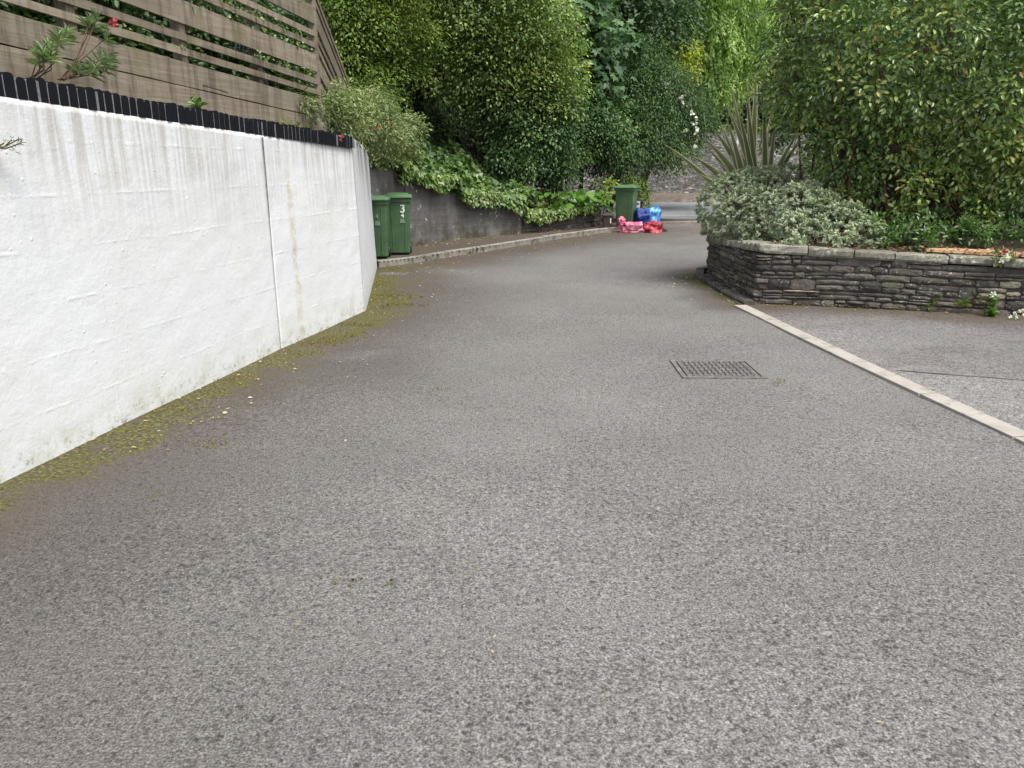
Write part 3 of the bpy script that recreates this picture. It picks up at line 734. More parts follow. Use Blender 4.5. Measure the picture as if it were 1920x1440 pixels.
# ---------------------------------------------------------------- wheelie bins
def number_part(txt, size, loc, rx, parent, mat, name='number'):
    cu = bpy.data.curves.new(name, 'FONT'); cu.body = txt; cu.size = size; cu.align_x = 'CENTER'; cu.align_y = 'CENTER'; cu.extrude = .0008; cu.offset = size * .02
    cu.materials.append(mat); o0 = bpy.data.objects.new('tmp', cu); me = bpy.data.meshes.new_from_object(o0); bpy.data.objects.remove(o0); bpy.data.curves.remove(cu)
    o = bpy.data.objects.new(name, me); C.objects.link(o); o.parent = parent; o.location = loc; o.rotation_euler = (rx, 0, 0); return o
def wheelie(loc, rz, w_, d_, h, label, marks, group='green wheelie bins'):
    root = empty('wheelie_bin', loc, rz, label=label, cat='wheelie bin', group=group)
    mb = MB(); hb = h * .905
    S = [(.035, .78, .72, .06), (.05, .80, .74, .055), (.40, .86, .83, .03), (.80, .925, .93, .01), (.845, .93, .94, .008), (.85, .985, 1.0, 0), (.905, .99, 1.0, 0)]
    mb.loft([rring(w_ * a, d_ * b, h * z, .035, 0, c * d_ * 1.0) for z, a, b, c in S]); 
    for sx in (-.26, .26):                                             # moulded ribs on the front face
        mb.loft([[(sx * w_ * k + dx * .018, -d_ * b / 2 + c * d_ - dy, h * z) for dx, dy in ((-1, -.01), (-.5, .007), (.5, .007), (1, -.01))] for z, k, b, c in ((.06, .85, .745, .052), (.40, .9, .83, .03), (.80, 1, .93, .01))])
    mb.build('body', BIN, root, bevel=.004)
    lm = MB(); L0 = h * .908
    lm.loft([rring(w_ * 1.05, d_ * 1.06, L0, .04, 0, -.012), rring(w_ * 1.07, d_ * 1.08, L0 + .012, .045, 0, -.014), rring(w_ * 1.05, d_ * 1.06, L0 + .040, .045, 0, -.012),
             rring(w_ * .97, d_ * .95, L0 + .056, .05, 0, -.01), rring(w_ * .80, d_ * .74, L0 + .060, .05, 0, -.01), rring(w_ * .74, d_ * .66, L0 + .078, .04, 0, .0), rring(w_ * .5, d_ * .4, L0 + .084, .04, 0, .0)])
    lid = lm.build('lid', BIN_LID, root, bevel=.004)
    tm = MB(); tm.box(-w_ * .22, w_ * .22, -d_ * .58 - .02, -d_ * .50, L0 + .006, L0 + .022); tm.build('lid_grip', BIN_LID, lid, bevel=.004)
    hm = MB(); yb = d_ * .5 + .055
    hm.tube([(-w_ * .46, d_ * .46, h * .87), (-w_ * .46, yb, h * .90), (w_ * .46, yb, h * .90), (w_ * .46, d_ * .46, h * .87)], .014, n=8)
    hm.build('handle', BLACK if marks != 'far' else BIN, root)
    for s_ in (-1, 1):
        wm = MB(); x0 = s_ * w_ * .40
        wm.tube([(x0 - .022, d_ * .40, .10), (x0 + .022, d_ * .40, .10)], .10, n=20); wh = wm.build('wheel', BLACK, root, bevel=.008)
    am = MB(); am.tube([(-w_ * .42, d_ * .40, .10), (w_ * .42, d_ * .40, .10)], .012); am.build('axle', BLACK, root)
    return root
zP = .097
b1 = wheelie((-2.30, 13.22, zP), rad(4), .48, .52, 1.06, 'green wheelie bin half hidden by the white wall end, small pale number on its front', 'near')
b2 = wheelie((-1.995, 13.80, zP), rad(7), .47, .52, 1.08, 'green wheelie bin with a large white number three, by the concrete wall', 'near')
def fronty(d_, zf):   # front face position of the body at a height fraction
    z = [.05, .40, .80]; return -np.interp(zf, z, [.745, .83, .93]) * d_ / 2 + np.interp(zf, z, [.052, .03, .01]) * d_ - .0095
tl = rad(90 - 3.5)
number_part('3', .19, (.08, fronty(.52, .74), .80), tl, b2, WPAINT); number_part('4', .12, (.075, fronty(.52, .64), .69), tl, b2, WPAINT)
number_part('4', .10, (.05, fronty(.52, .67), .71), tl, b1, FADED)
for b, x_, zf in ((b1, .055, .56), (b2, .07, .56)):
    mb = MB(); h = 1.07
    mb.add([(x_ - .05, fronty(.52, zf - .035), h * (zf - .035)), (x_ + .05, fronty(.52, zf - .035), h * (zf - .035)), (x_ + .03, fronty(.52, zf + .035), h * (zf + .035)), (x_ - .03, fronty(.52, zf + .035), h * (zf + .035))], [(0, 1, 2, 3)])
    mb.build('printed_badge', FADED, b)
b3 = wheelie((2.95, 20.38, zP), rad(-20), .53, .58, 1.08, 'large green wheelie bin standing on its own at the far kerb among dumped bags', 'far')
mb = MB(); mb.box(.24, .262, -.30, -.293, .62, .78); o = mb.build('label_strip', FADED, b3)

# food caddy, recycling box with label
def caddy():
    r = empty('food_caddy', (*G(1139, 427, .097), .097), rad(-12), label='small brown food waste caddy beside the low stone wall', cat='caddy')
    mb = MB(); mb.loft([rring(.22, .20, .0, .03), rring(.25, .235, .27, .03), rring(.265, .25, .28, .03), rring(.265, .25, .30, .03)]); mb.build('body', BROWN, r, bevel=.004)
    l = MB(); l.loft([rring(.285, .27, .302, .03), rring(.285, .27, .325, .03), rring(.24, .22, .345, .03)]); l.build('lid', BROWN, r, bevel=.004)
    h = MB(); h.tube([(-.13, .0, .27), (-.145, 0, .34), (-.08, 0, .385), (.08, 0, .385), (.145, 0, .34), (.13, 0, .27)], .008); h.build('handle', BROWN, r)
    p = MB(); p.box(.07, .10, -.1255, -.1225, .12, .25); p.build('label_strip', WPAINT, r)
caddy()
rb = empty('recycling_box', (3.32, 21.15, zP), rad(-8), label='black plastic box with a white label standing behind the blue bags', cat='box')
mb = MB(); mb.loft([rring(.30, .28, .0, .03), rring(.34, .32, .58, .03), rring(.37, .35, .59, .03), rring(.37, .35, .64, .03), rring(.30, .28, .66, .03)]); mb.build('body', BLACK, rb, bevel=.005)
mb = MB(); mb.box(-.13, .11, -.182, -.176, .45, .63)
lb = mb.build('white_label', WPAINT, rb)
mb = MB()
for x0, x1, z0, z1 in ((-.11, -.085, .53, .59), (-.075, -.05, .53, .59), (-.04, -.015, .53, .585), (.02, .05, .53, .59), (.06, .085, .53, .59)): mb.box(x0, x1, -.1845, -.1825, z0, z1)
mb.build('printed_marks', BLACK, lb)

# ---------------------------------------------------------------- dumped bags
def bagmat(name, cols, rough=.45):
    m = M(name); c = m.ramp(m.noise(7, 4, .6), cols); m.P(Base_Color=c, Roughness=rough, Normal=m.bump(m.noise(24, 4, .6, dist=1.5), .8, .02)); return m.m
def bag(name, loc, size, rz, mat, label, seed, crush=.5):
    bm = bmesh.new(); bmesh.ops.create_icosphere(bm, subdivisions=5, radius=1)
    V = np.array([v.co[:] for v in bm.verts])
    rd_ = 0
    for k, s_ in enumerate((1.6, 3.3, 6.5)):
        rd_ = rd_ + (1 - np.abs(sines(V + seed, s_, seed + k)) * 2) * crush * (.34, .2, .1)[k]
    sq = np.abs(V) ** .8 * np.sign(V)
    Q = sq * (1 + rd_[:, None]) * np.array(size) * .5
    Q[:, 2] = np.maximum(Q[:, 2] + size[2] * .36, .004 + .01 * sines(V, 6, 2))
    for v, q in zip(bm.verts, Q): v.co = q
    me = bpy.data.meshes.new(name); bm.to_mesh(me); bm.free(); me.polygons.foreach_set('use_smooth', [True] * len(me.polygons))
    o = link(name, me, mat, None, loc); o.rotation_euler = (0, 0, rz); return tag(o, label, 'bag', 'bags dumped by the far green bin')
PINK = bagmat('pink_bag', [(.36, (.26, .015, .06)), (.48, (.50, .11, .19)), (.6, (.62, .27, .34))]); RED = bagmat('red_bag', [(.36, (.12, .006, .014)), (.5, (.36, .022, .04)), (.64, (.55, .10, .12))])
BLUE = bagmat('blue_bag', [(.3, (.004, .014, .085)), (.5, (.006, .03, .19)), (.7, (.02, .07, .35))]); LBLUE = bagmat('light_blue_bag', [(.36, (.01, .08, .30)), (.5, (.05, .22, .58)), (.6, (.22, .46, .74))])
bag('plastic_bag', (3.02, 19.80, .0), (.50, .32, .30), rad(-8), PINK, 'crumpled pink bag lying flat in front of the far green bin', 3, .75)
bag('plastic_bag', (2.78, 19.92, .10), (.17, .2, .30), rad(20), PINK, 'short upright fold of pink bag against the foot of the far green bin', 14, .6)
bag('plastic_bag', (3.54, 19.80, .0), (.40, .34, .30), rad(-20), RED, 'crumpled bright red bag on the kerb edge', 5, .8)
bag('plastic_bag', (3.34, 20.25, .10), (.36, .36, .54), rad(15), BLUE, 'dark blue sack slumped between the green bin and the light blue bag', 8, .6)
bag('plastic_bag', (3.62, 20.30, .05), (.44, .38, .60), rad(10), LBLUE, 'light blue bag on top of the pile behind the red one', 21, .6)
mb = MB(); mb.loft([[(3.75, 20.1, .02), (4.0, 20.0, .02), (4.0, 20.3, .02), (3.75, 20.4, .03)], [(3.74, 20.12, .22), (3.85, 20.1, .12), (3.85, 20.3, .12), (3.74, 20.38, .24)]])
tag(mb.build('cardboard_piece', BLACK, bevel=.01), 'dark scrap lying right of the red bag', 'rubbish')

# ---------------------------------------------------------------- iron covers
mh = empty('manhole_cover', (1.665, 6.055, 0.0), rad(-1), label='rectangular cast iron manhole cover with raised studs in the driveway', cat='manhole cover')
z0 = .007
mb = MB()
for x0, x1, y0, y1 in ((-.33, .33, -.285, -.25), (-.33, .33, .25, .285), (-.33, -.295, -.25, .25), (.295, .33, -.25, .25)): mb.box(x0, x1, y0, y1, -.02, z0 + .004, .3)
mb.build('frame', IRON, mh)
mb = MB(); mb.box(-.283, .283, -.238, .238, -.02, z0 - .003)
cv = mb.build('cover_plate', IRON_D, mh)
mb = MB()
for i in range(13):
    for j in range(9):
        x = -.258 + i * .043; y = -.208 + j * .052; a = .017; 
        dx, dy = (.019, .013) if (i + j) % 2 else (.012, .021)
        mb.box(x - dx, x + dx, y - dy, y + dy, z0 - .004, z0 + .005, random.random())
for x0, x1, y0, y1 in ((-.281, .281, -.236, -.226), (-.281, .281, .226, .236), (-.281, -.272, -.226, .226), (.272, .281, -.226, .226)): mb.box(x0, x1, y0, y1, z0 - .004, z0 + .004)
mb.build('stud_pattern', IRON, cv)
gp = G(738, 514); dg = empty('drain_grate', (gp[0], gp[1], 0), rad(-6), label='small slotted drain grate below the kerb by the wheelie bins', cat='drain')
mb = MB(); mb.box(-.21, .21, -.15, -.12, -.02, .010); mb.box(-.21, .21, .12, .15, -.02, .010); mb.box(-.21, -.185, -.12, .12, -.02, .010); mb.box(.185, .21, -.12, .12, -.02, .010); mb.build('frame', IRON, dg)
mb = MB(); mb.box(-.185, .185, -.12, .12, -.03, -.012); mb.build('pit', IRON_D, dg)
mb = MB()
for i in range(9): x = -.17 + i * .0425; mb.box(x - .009, x + .009, -.12, .12, -.011, .008)
mb.build('bars', IRON, dg)

# split timber lying on the coping
tp = W(1745, 466, 8.95); ORANGE = wood_mat('split_orange_timber', (.40, .25, .145), (.60, .44, .29), .15)
mb = MB(); q = []
for i in range(12):
    f = i / 11; x = 4.74 + 3.0 * f; y = 8.90 - .95 * f; hz = .036 + .012 * math.sin(f * 9) ; wd = (.03 + .05 * min(1, f * 5))
    zb = ztp((x, 8)) + .103
    q.append([(x, y - wd, zb), (x, y - wd + .01, zb + hz * .8), (x, y + .02, zb + hz * 1.15), (x, y + wd, zb + hz * .7), (x, y + wd, zb)])
mb.loft(q, .7); tag(mb.build('timber_offcut', ORANGE, bevel=.003), 'long pale orange split timber lying on the coping of the planter wall', 'timber')

# ================================================================ vegetation
OVAL = (np.array([(0,0,0), (-.42,.28,.10), (-.42,.66,.07), (0,1,-.08), (.42,.66,.07), (.42,.28,.10)]), np.array([(0,3,2,1), (0,5,4,3)]))
LOBED = (np.array([(0,0,0), (-.36,-.10,.02), (-.54,.25,.06), (-.30,.48,.04), (-.26,.62,.02), (0,1,-.06), (.26,.62,.02), (.30,.48,.04), (.54,.25,.06), (.36,-.10,.02)]), np.array([(0,1,2,3,4,5), (0,5,6,7,8,9)]))
PALM = (np.array([(0,0,0), (-.22,-.08,0), (-.58,.02,-.06), (-.34,.24,.03), (-.66,.56,-.08), (-.24,.50,.04), (0,1,-.10), (.24,.50,.04), (.66,.56,-.08), (.34,.24,.03), (.58,.02,-.06), (.22,-.08,0)]), np.array([(0,1,2,3,4,5,6), (0,6,7,8,9,10,11)]))
def nrm(a): return a / (np.linalg.norm(a, axis=1)[:, None] + 1e-9)
TOTAL = [0]
def leafmesh(name, L, tmpl, mat, parent=None):
    P, D, N, S, Wd, T = L; T0, F0 = tmpl; n = len(P); k = len(T0); TOTAL[0] += n
    D = nrm(D); side = nrm(np.cross(D, N)); N2 = np.cross(side, D)
    V = P[:, None] + side[:, None] * (T0[None, :, 0:1] * (S * Wd)[:, None, None]) + D[:, None] * (T0[None, :, 1:2] * S[:, None, None]) + N2[:, None] * (T0[None, :, 2:3] * S[:, None, None])
    F = (F0[None] + (np.arange(n) * k)[:, None, None]).reshape(-1, F0.shape[1])
    me = npmesh(name, V.reshape(-1, 3), F, {'tint': ('FACE', np.repeat(T, len(F0)))})
    return link(name, me, mat, parent) if parent is None else par(link(name, me, mat), parent)
def cat(*Ls): return [np.concatenate([l[i] for l in Ls]) for i in range(6)]
def blobs_px(lst): return [(W(px, py, Y), r * Y * 1.02 / FPX) for px, py, Y, r in lst]
def lobes(bl, k=7, seed=0, r0=.62, r1=.42, dist=.98):
    r = np.random.RandomState(seed); out = []
    for c, q in bl:
        out.append((c, q * r0))
        for _ in range(k):
            u = r.normal(size=3); u[1] = -abs(u[1]) * .8 if r.rand() < .75 else u[1]; u /= np.linalg.norm(u)
            out.append((c + u * q * dist * r.uniform(.85, 1.12), q * r1 * r.uniform(.75, 1.25)))
    return out
def crown(bl, leaf, wd, lai=2.2, m=12, sr=.2, mode='flat', droop=.35, seed=0, up=.7, lump=.25, shell=.30, sq=(1, 1, 1), backcut=.6, cutz=-9, over=.38, tb=.5, tv=.22, sizevar=.3):
    r = np.random.RandomState(seed); out = []; ctr = np.array([c for c, _ in bl]); rad_ = np.array([q for _, q in bl]); area = leaf * leaf * wd * .62
    for bi, (c, Rr) in enumerate(bl):
        ns = max(3, int(lai * 4 * math.pi * Rr * Rr / (m * area) * .7)); u = nrm(r.normal(size=(ns, 3)))
        u = u[~((u[:, 1] > .35) & (r.rand(ns) < backcut))]; ns = len(u)
        rr_ = Rr * (1 - shell * r.rand(ns) ** 1.6) * (1 + lump * sines(u * Rr + c, 2.6 / max(.35, Rr), seed + bi)) * (1 + (r.rand(ns) < .14) * r.rand(ns) * over)
        p = c + u * rr_[:, None] * np.array(sq)
        d2 = np.linalg.norm(p[:, None] - ctr[None], axis=2) / rad_[None]; d2[:, bi] = 9
        keep = (d2.min(1) > .72) & (p[:, 2] > cutz); p = p[keep]; u = u[keep]; ns = len(p)
        if not ns: continue
        st = np.clip(tb + tv * sines(p, 1.5, seed + 77) + r.normal(0, .16, ns) + r.normal(0, .08), 0, 1)
        sz = leaf * (1 + sizevar * (r.rand(ns) - .5))
        ang = r.rand(ns, m) * 6.283; q = np.sqrt(r.rand(ns, m)) 
        n_ = nrm(u * .6 + np.array((0, 0, up)) + r.normal(0, .35, (ns, 3)))
        a = nrm(np.cross(n_, r.normal(size=(ns, 3)))); b = np.cross(n_, a)
        if mode == 'flat':
            rd_ = a[:, None] * np.cos(ang)[..., None] + b[:, None] * np.sin(ang)[..., None]
            P = p[:, None] + rd_ * (q * sr)[..., None] + n_[:, None] * (-(q ** 2) * sr * droop)[..., None] + r.normal(0, sr * .16, (ns, m, 3))
            D = rd_ + u[:, None] * .35 + np.array((0, 0, -droop)) + r.normal(0, .35, (ns, m, 3))
            N = n_[:, None] + r.normal(0, .30, (ns, m, 3))
        elif mode == 'tuft':
            ax = nrm(u * .7 + np.array((0, 0, up)) + r.normal(0, .25, (ns, 3)))
            rd_ = a[:, None] * np.cos(ang)[..., None] + b[:, None] * np.sin(ang)[..., None]
            P = p[:, None] + ax[:, None] * ((q - .5) * sr)[..., None] + r.normal(0, sr * .08, (ns, m, 3))
            D = rd_ * .9 + ax[:, None] * .75 + r.normal(0, .2, (ns, m, 3)); N = ax[:, None] + r.normal(0, .25, (ns, m, 3))
        else:                                          # hanging strings of narrow leaves
            dn = nrm(u * np.array((.6, .6, .15)) + np.array((0, 0, -droop)) + r.normal(0, .2, (ns, 3)))
            f = r.rand(ns, m); P = p[:, None] + dn[:, None] * ((f - .3) * sr * 2)[..., None] + r.normal(0, sr * .09, (ns, m, 3)) + np.array((0, 0, -1)) * (f ** 2 * sr * droop)[..., None]
            D = dn[:, None] + r.normal(0, .45, (ns, m, 3)); N = n_[:, None] + r.normal(0, .5, (ns, m, 3))
        T = np.clip(st[:, None] + r.normal(0, .13, (ns, m)), 0, 1); S = sz[:, None] * (1 + sizevar * (r.rand(ns, m) - .5))
        out.append([P.reshape(-1, 3), D.reshape(-1, 3), N.reshape(-1, 3), S.ravel(), np.full(ns * m, wd), T.ravel()])
    return cat(*out)
def trunkmesh(base, fork, tips, r0, mat, parent, name='trunk', bend=.3, rt=.012, n=7):
    mb = MB(); rr = random.Random(int(abs(base[0]) * 100 + 3)); base = Vector(base); fork = Vector(fork)
    J = lambda s: Vector((rr.uniform(-s, s), rr.uniform(-s, s), rr.uniform(-s, s)))
    if r0: mb.tube([base, base.lerp(fork, .33) + J(bend * .2), base.lerp(fork, .66) + J(bend * .2), fork], r0, r0 * .7, n)
    for t in tips:
        t = Vector(t); st = fork if r0 else base + Vector((rr.uniform(-.15, .15), rr.uniform(-.1, .1), 0))
        mid = st.lerp(t, .5) + J(bend) * (st - t).length * .25 + Vector((0, 0, (st - t).length * .10))
        pts = [(1-f)**2 * st + 2*f*(1-f) * mid + f*f * t for f in (0, .2, .4, .6, .8, 1)]
        mb.tube(pts, (r0 or .03) * .5 if r0 else rr.uniform(.012, .028), rt, 6)
        for _ in range(3):
            k = rr.choice((2, 3, 4)); e = pts[k] + J(1).normalized() * (st - t).length * rr.uniform(.15, .3); mb.tube([pts[k], pts[k].lerp(e, .5) + J(.05), e], rt * 1.3, rt * .4, 5)
    return par(mb.build(name, mat, None, smooth=True), parent)
def tree(name, label, cat_, bl, base, leafargs, mat, tmpl=OVAL, r0=.12, fork=None, bark=None, group=None, ntips=9, bend=.3, trunkname='trunk', cname='crown', extra=None, rt=.012, lob=0):
    base = Vector(base); root = empty(name, base, label=label, cat=cat_, group=group)
    L = crown(lobes(bl, lob + 2, leafargs.get('seed', 0)) if lob else bl, **leafargs)
    if extra is not None: L = cat(L, extra)
    leafmesh(cname, L, tmpl, mat, root)
    c = sum((b[0] for b in bl), np.zeros(3)) / len(bl)
    fork = Vector(fork) if fork is not None else base.lerp(Vector(c), .45)
    tips = [Vector(b[0]) for b in bl[:ntips]]
    trunkmesh(base, fork, tips, r0, bark or BARK, root, trunkname, bend, rt)
    return root

L_YG = leafmat('leaf_yellow_green', [(0, (0.05, 0.09, 0.02)), (0.45, (0.12, 0.19, 0.035)), (0.8, (0.22, 0.29, 0.055)), (1, (0.36, 0.4, 0.08))], .5)
L_OL = leafmat('leaf_olive', [(0, (0.045, 0.085, 0.026)), (0.45, (0.12, 0.185, 0.054)), (0.8, (0.24, 0.32, 0.085)), (1, (0.38, 0.45, 0.12))], .5)
L_DK = leafmat('leaf_dark_green', [(0, (0.024, 0.055, 0.022)), (0.5, (0.075, 0.138, 0.048)), (1, (0.18, 0.27, 0.09))], .45)
L_MID = leafmat('leaf_mid_green', [(0, (0.03, 0.065, 0.026)), (0.5, (0.065, 0.13, 0.055)), (1, (0.12, 0.2, 0.085))], .45)
L_WIL = leafmat('leaf_ash', [(0, (0.15, 0.23, 0.08)), (0.5, (0.34, 0.45, 0.18)), (1, (0.5, 0.6, 0.28))], .45, trans=.45)
L_LIME = leafmat('leaf_lime', [(0, (0.22, 0.27, 0.04)), (0.5, (0.38, 0.44, 0.06)), (1, (0.52, 0.56, 0.09))], .45, trans=.35)
L_CON = leafmat('leaf_conifer', [(0, (.014, .028, .014)), (.6, (.030, .055, .026)), (1, (.06, .09, .045))], .5, trans=.1)
L_GLOSS = leafmat('leaf_glossy', [(0, (0.032, 0.066, 0.018)), (0.35, (0.1, 0.175, 0.042)), (0.7, (0.21, 0.3, 0.072)), (0.93, (0.36, 0.44, 0.13)), (0.975, (0.44, 0.46, 0.16)), (0.985, (0.22, 0.09, 0.03)), (1, (0.45, 0.36, 0.08))], .27, .6, .15)
L_GREY = leafmat('leaf_silver', [(0, (.20, .245, .165)), (.5, (.40, .46, .32)), (1, (.56, .62, .44))], .6, .2, .12)
L_IVY = leafmat('leaf_ivy', [(0, (0.028, 0.065, 0.018)), (0.4, (0.065, 0.125, 0.032)), (0.75, (0.15, 0.23, 0.058)), (1, (0.32, 0.37, 0.11))], .4, .5)
L_HON = leafmat('leaf_honeysuckle', [(0, (.060, .095, .03)), (.5, (.15, .20, .08)), (.85, (.27, .32, .14)), (1, (.40, .42, .19))], .45)
L_BIG = leafmat('leaf_broad', [(0, (.050, .12, .018)), (.5, (.085, .20, .030)), (1, (.15, .28, .055))], .35, .5)
L_LIT = leafmat('dry_leaf', [(0, (.14, .07, .03)), (.35, (.26, .17, .09)), (.6, (.42, .34, .18)), (.8, (.55, .50, .33)), (1, (.20, .085, .05))], .8, .2, .1)
L_FLW = leafmat('red_flower', [(0, (.35, .05, .08)), (1, (.62, .16, .18))], .5); L_PUR = leafmat('purple_flower', [(0, (.16, .13, .30)), (1, (.30, .26, .42))], .6); L_WHT = leafmat('white_flower', [(0, (.65, .66, .62)), (1, (.8, .8, .78))], .5)

def A(**k): return k
zb = bankz
# --- left and centre: trees and shrubs on the bank
tree('yellow_green_bush', 'loose yellow-green bush growing up behind the end of the timber fence', 'bush',
     blobs_px([(668,40,16.5,60),(700,95,16.5,58),(672,120,16,42),(725,20,17,60),(745,70,17,45),(660,-40,16.5,70),(725,-60,17,80),(645,10,16,35),(700,145,16,30),(735,120,17,34)]),
     (-3.3, 16.8, zb(-3.3, 16.8)), A(leaf=.075, wd=.5, lai=1.6, m=26, sr=.36, up=1.0, droop=.5, seed=1, tb=.5), L_YG, r0=.06, lob=7)
tree('hazel_shrub', 'big rounded olive-green shrub arching over the dark hollow on the bank', 'shrub',
     blobs_px([(880,50,20,85),(820,25,20,60),(945,100,19.6,70),(985,50,20,70),(900,-50,20,100),(800,-40,20,75),(950,165,19.6,44),(1000,130,20,55),(1035,170,20,40),(890,115,20,40),(1010,80,20,50),(850,80,20,42)]),
     (-.9, 20.6, zb(-.9, 20.6)), A(leaf=.085, wd=.58, lai=1.45, m=34, sr=.46, droop=.45, up=1.3, seed=2, tb=.55), L_OL, r0=.09, lob=7)
tree('sycamore_tree', 'sycamore sapling with broad lobed leaves left of the arching dark branch', 'tree',
     blobs_px([(1110,75,22.5,60),(1110,125,22.3,48),(1140,190,22.3,38),(1060,40,23,60),(1130,5,24,70),(1085,205,22,44),(1060,110,22.5,50)]),
     (2.0, 22.6, zb(1.8, 22.6)), A(leaf=.21, wd=.95, lai=1.6, m=7, sr=.34, droop=.5, seed=3, tb=.55, up=1.0), L_MID, tmpl=PALM, r0=.08, lob=5)
tree('dark_shrub', 'dark green shrub hanging low over the broad-leaved plants left of the far bin', 'shrub',
     blobs_px([(965,235,19.8,44),(1012,225,20,48),(948,285,19.5,30),(985,305,19.5,30),(1030,285,20,40),(1060,270,21.5,44),(1095,255,21.5,46),(1020,320,20.6,26),(1050,315,20.8,30),(1130,245,22,44),(1075,180,22,40),(1030,170,21.6,50)]),
     (1.2, 22.0, zb(1.2, 22)), A(leaf=.08, wd=.55, lai=1.5, m=26, sr=.36, droop=.5, up=1.2, seed=4, tb=.45), L_DK, r0=.05, lob=7)
tree('thorn_tree', 'dark feathery tree with low branches above the far green bin', 'tree',
     blobs_px([(1180,230,23,56),(1225,235,23.5,56),(1200,180,23.5,56),(1262,215,24,48),(1150,270,22.5,44),(1195,268,23,36),(1232,250,23.5,28),(1158,298,22.5,24),(1284,222,24,26),(1250,175,24,40),(1160,140,23.5,40),(1205,128,24,40)]),
     (2.75, 22.6, zb(2.2, 22.6)), A(leaf=.085, wd=.42, lai=1.4, m=30, sr=.46, up=1.2, droop=.7, seed=5, tb=.5), L_DK, lob=6, r0=.07, fork=W(1170, 300, 22.6))
tree('understorey_tree', 'dark tree filling the shade behind the olive-green shrub', 'tree',
     blobs_px([(820,200,26,120),(900,260,25,90),(760,60,26,110),(1000,-10,27,130),(860,-60,27,120),(1090,60,27,120),(760,180,24,60),(1080,220,25.5,90),(1160,80,27,100),(860,120,25.5,90),(800,290,23.5,60),(860,310,23.5,60),(920,330,23.5,50),(740,300,22.5,50)]),
     (-2.5, 26.5, zb(-2.5, 26)), A(leaf=.13, wd=.6, lai=1.7, m=12, sr=.4, droop=.5, seed=6, tb=.3), L_DK, r0=.16, lob=6)
tree('understorey_tree', 'dark tree with bare lower stems behind the yellow-green bush', 'tree',
     blobs_px([(700,200,21,60),(740,240,20,50),(720,130,21.5,70),(790,110,22,60),(760,0,22,90),(650,0,21,100),(690,-70,22,100),(620,60,21,80)]),
     (-4.2, 21.5, zb(-4.2, 21)), A(leaf=.11, wd=.55, lai=1.9, m=12, sr=.32, droop=.5, seed=7, tb=.35), L_DK, r0=.10, lob=6)
tree('ash_tree', 'light green feathery tree spreading high over the road', 'tree',
     blobs_px([(1250,20,30,80),(1330,35,30,80),(1372,65,30,46),(1398,15,31,48),(1300,105,30,52),(1345,120,30,40),(1205,50,30,62),(1180,-25,30,70),(1300,-50,30,100),(1410,-40,31,60),(1240,90,30,40),(1330,90,29.5,60)]),
     (6.2, 39.6, .25), A(leaf=.15, wd=.38, lai=2.6, m=20, sr=.42, mode='hang', droop=.8, seed=8, tb=.55), L_WIL, lob=6, r0=.22, fork=W(1340, 60, 35), ntips=13, bend=.5)
tree('lime_tree', 'bright yellow-green spray of foliage below the feathery tree', 'tree',
     blobs_px([(1228,118,28,36),(1262,95,28,36),(1275,140,28,26),(1215,105,28,24),(1285,120,28,30),(1250,140,28,24)]),
     (4.6, 39.3, .22), A(leaf=.15, wd=.5, lai=1.7, m=14, sr=.34, droop=.6, seed=9, tb=.6, backcut=.3), L_LIME, r0=.09, fork=W(1262, 130, 33))
tree('conifer_tree', 'dark drooping conifer above the roadside stone wall', 'tree',
     blobs_px([(1330,190,44,55),(1380,190,44.5,50),(1300,175,44,40),(1350,238,43.5,34),(1410,220,44,44),(1370,140,45,50),(1320,240,43.5,26),(1430,160,45,44),(1400,100,46,50)]),
     (12.6, 44.6, 3.9), A(leaf=.30, wd=.22, lai=2.2, m=18, sr=.7, mode='hang', droop=.9, seed=10, tb=.35), L_CON, r0=.25)
# woodland behind: one tree per lobe of the skyline
rw = random.Random(5); wcol = [L_DK, L_OL, L_MID, L_DK, L_DK]
names = ['tall dark tree', 'olive-green tree', 'mid-green tree', 'broad dark tree', 'dense dark tree']
spots = [(560,52,'far left behind the fence'),(690,48,'behind the yellow-green bush'),(830,50,'behind the olive-green shrub'),(960,47,'behind the middle of the bank'),(1090,48,'behind the sycamore'),(1200,50,'behind the lime foliage'),(1300,52,'behind the feathery tree'),(1400,50,'between the feathery tree and the glossy shrub'),(1510,49,'behind the left edge of the glossy shrub'),(1640,50,'behind the glossy shrub'),(1790,50,'far right behind the glossy shrub'),(1960,50,'beyond the right edge of the photo')]
for i, (px, Y, where) in enumerate(spots):
    bl = []
    for k in range(9):
        bl.append((px + rw.uniform(-95, 95), 235 - k * 50 + rw.uniform(-20, 20), Y + rw.uniform(-2, 2), rw.uniform(70, 100)))
    b = W(px, 250, Y); dark = i in (4, 5, 6, 7)
    tree('woodland_tree', names[i % 5] + ' on the wooded slope ' + where, 'tree', blobs_px(bl), (b[0], Y, 4.5 + (Y - 44) * .42), A(leaf=.30, wd=.6, lai=1.7, m=12, sr=.8, droop=.5, seed=30 + i, tb=.4, backcut=.85), (L_CON if i in (7, 8) else wcol[i % 5]), lob=5, r0=.3, group='trees on the wooded slope')
# hedge of foliage right of the driveway, beyond the planter
tree('roadside_bush', 'leafy bush beyond the planter behind the spiky flax', 'bush', blobs_px([(1550,200,24,80),(1640,220,23,90),(1700,140,24,100),(1560,100,26,90),(1600,310,22,60),(1780,250,23,90),(1880,220,23,100)]),
     (9.6, 24.0, 0), A(leaf=.11, wd=.55, lai=1.7, m=12, sr=.34, seed=50, tb=.45, backcut=.8), L_DK, r0=.1, lob=5)
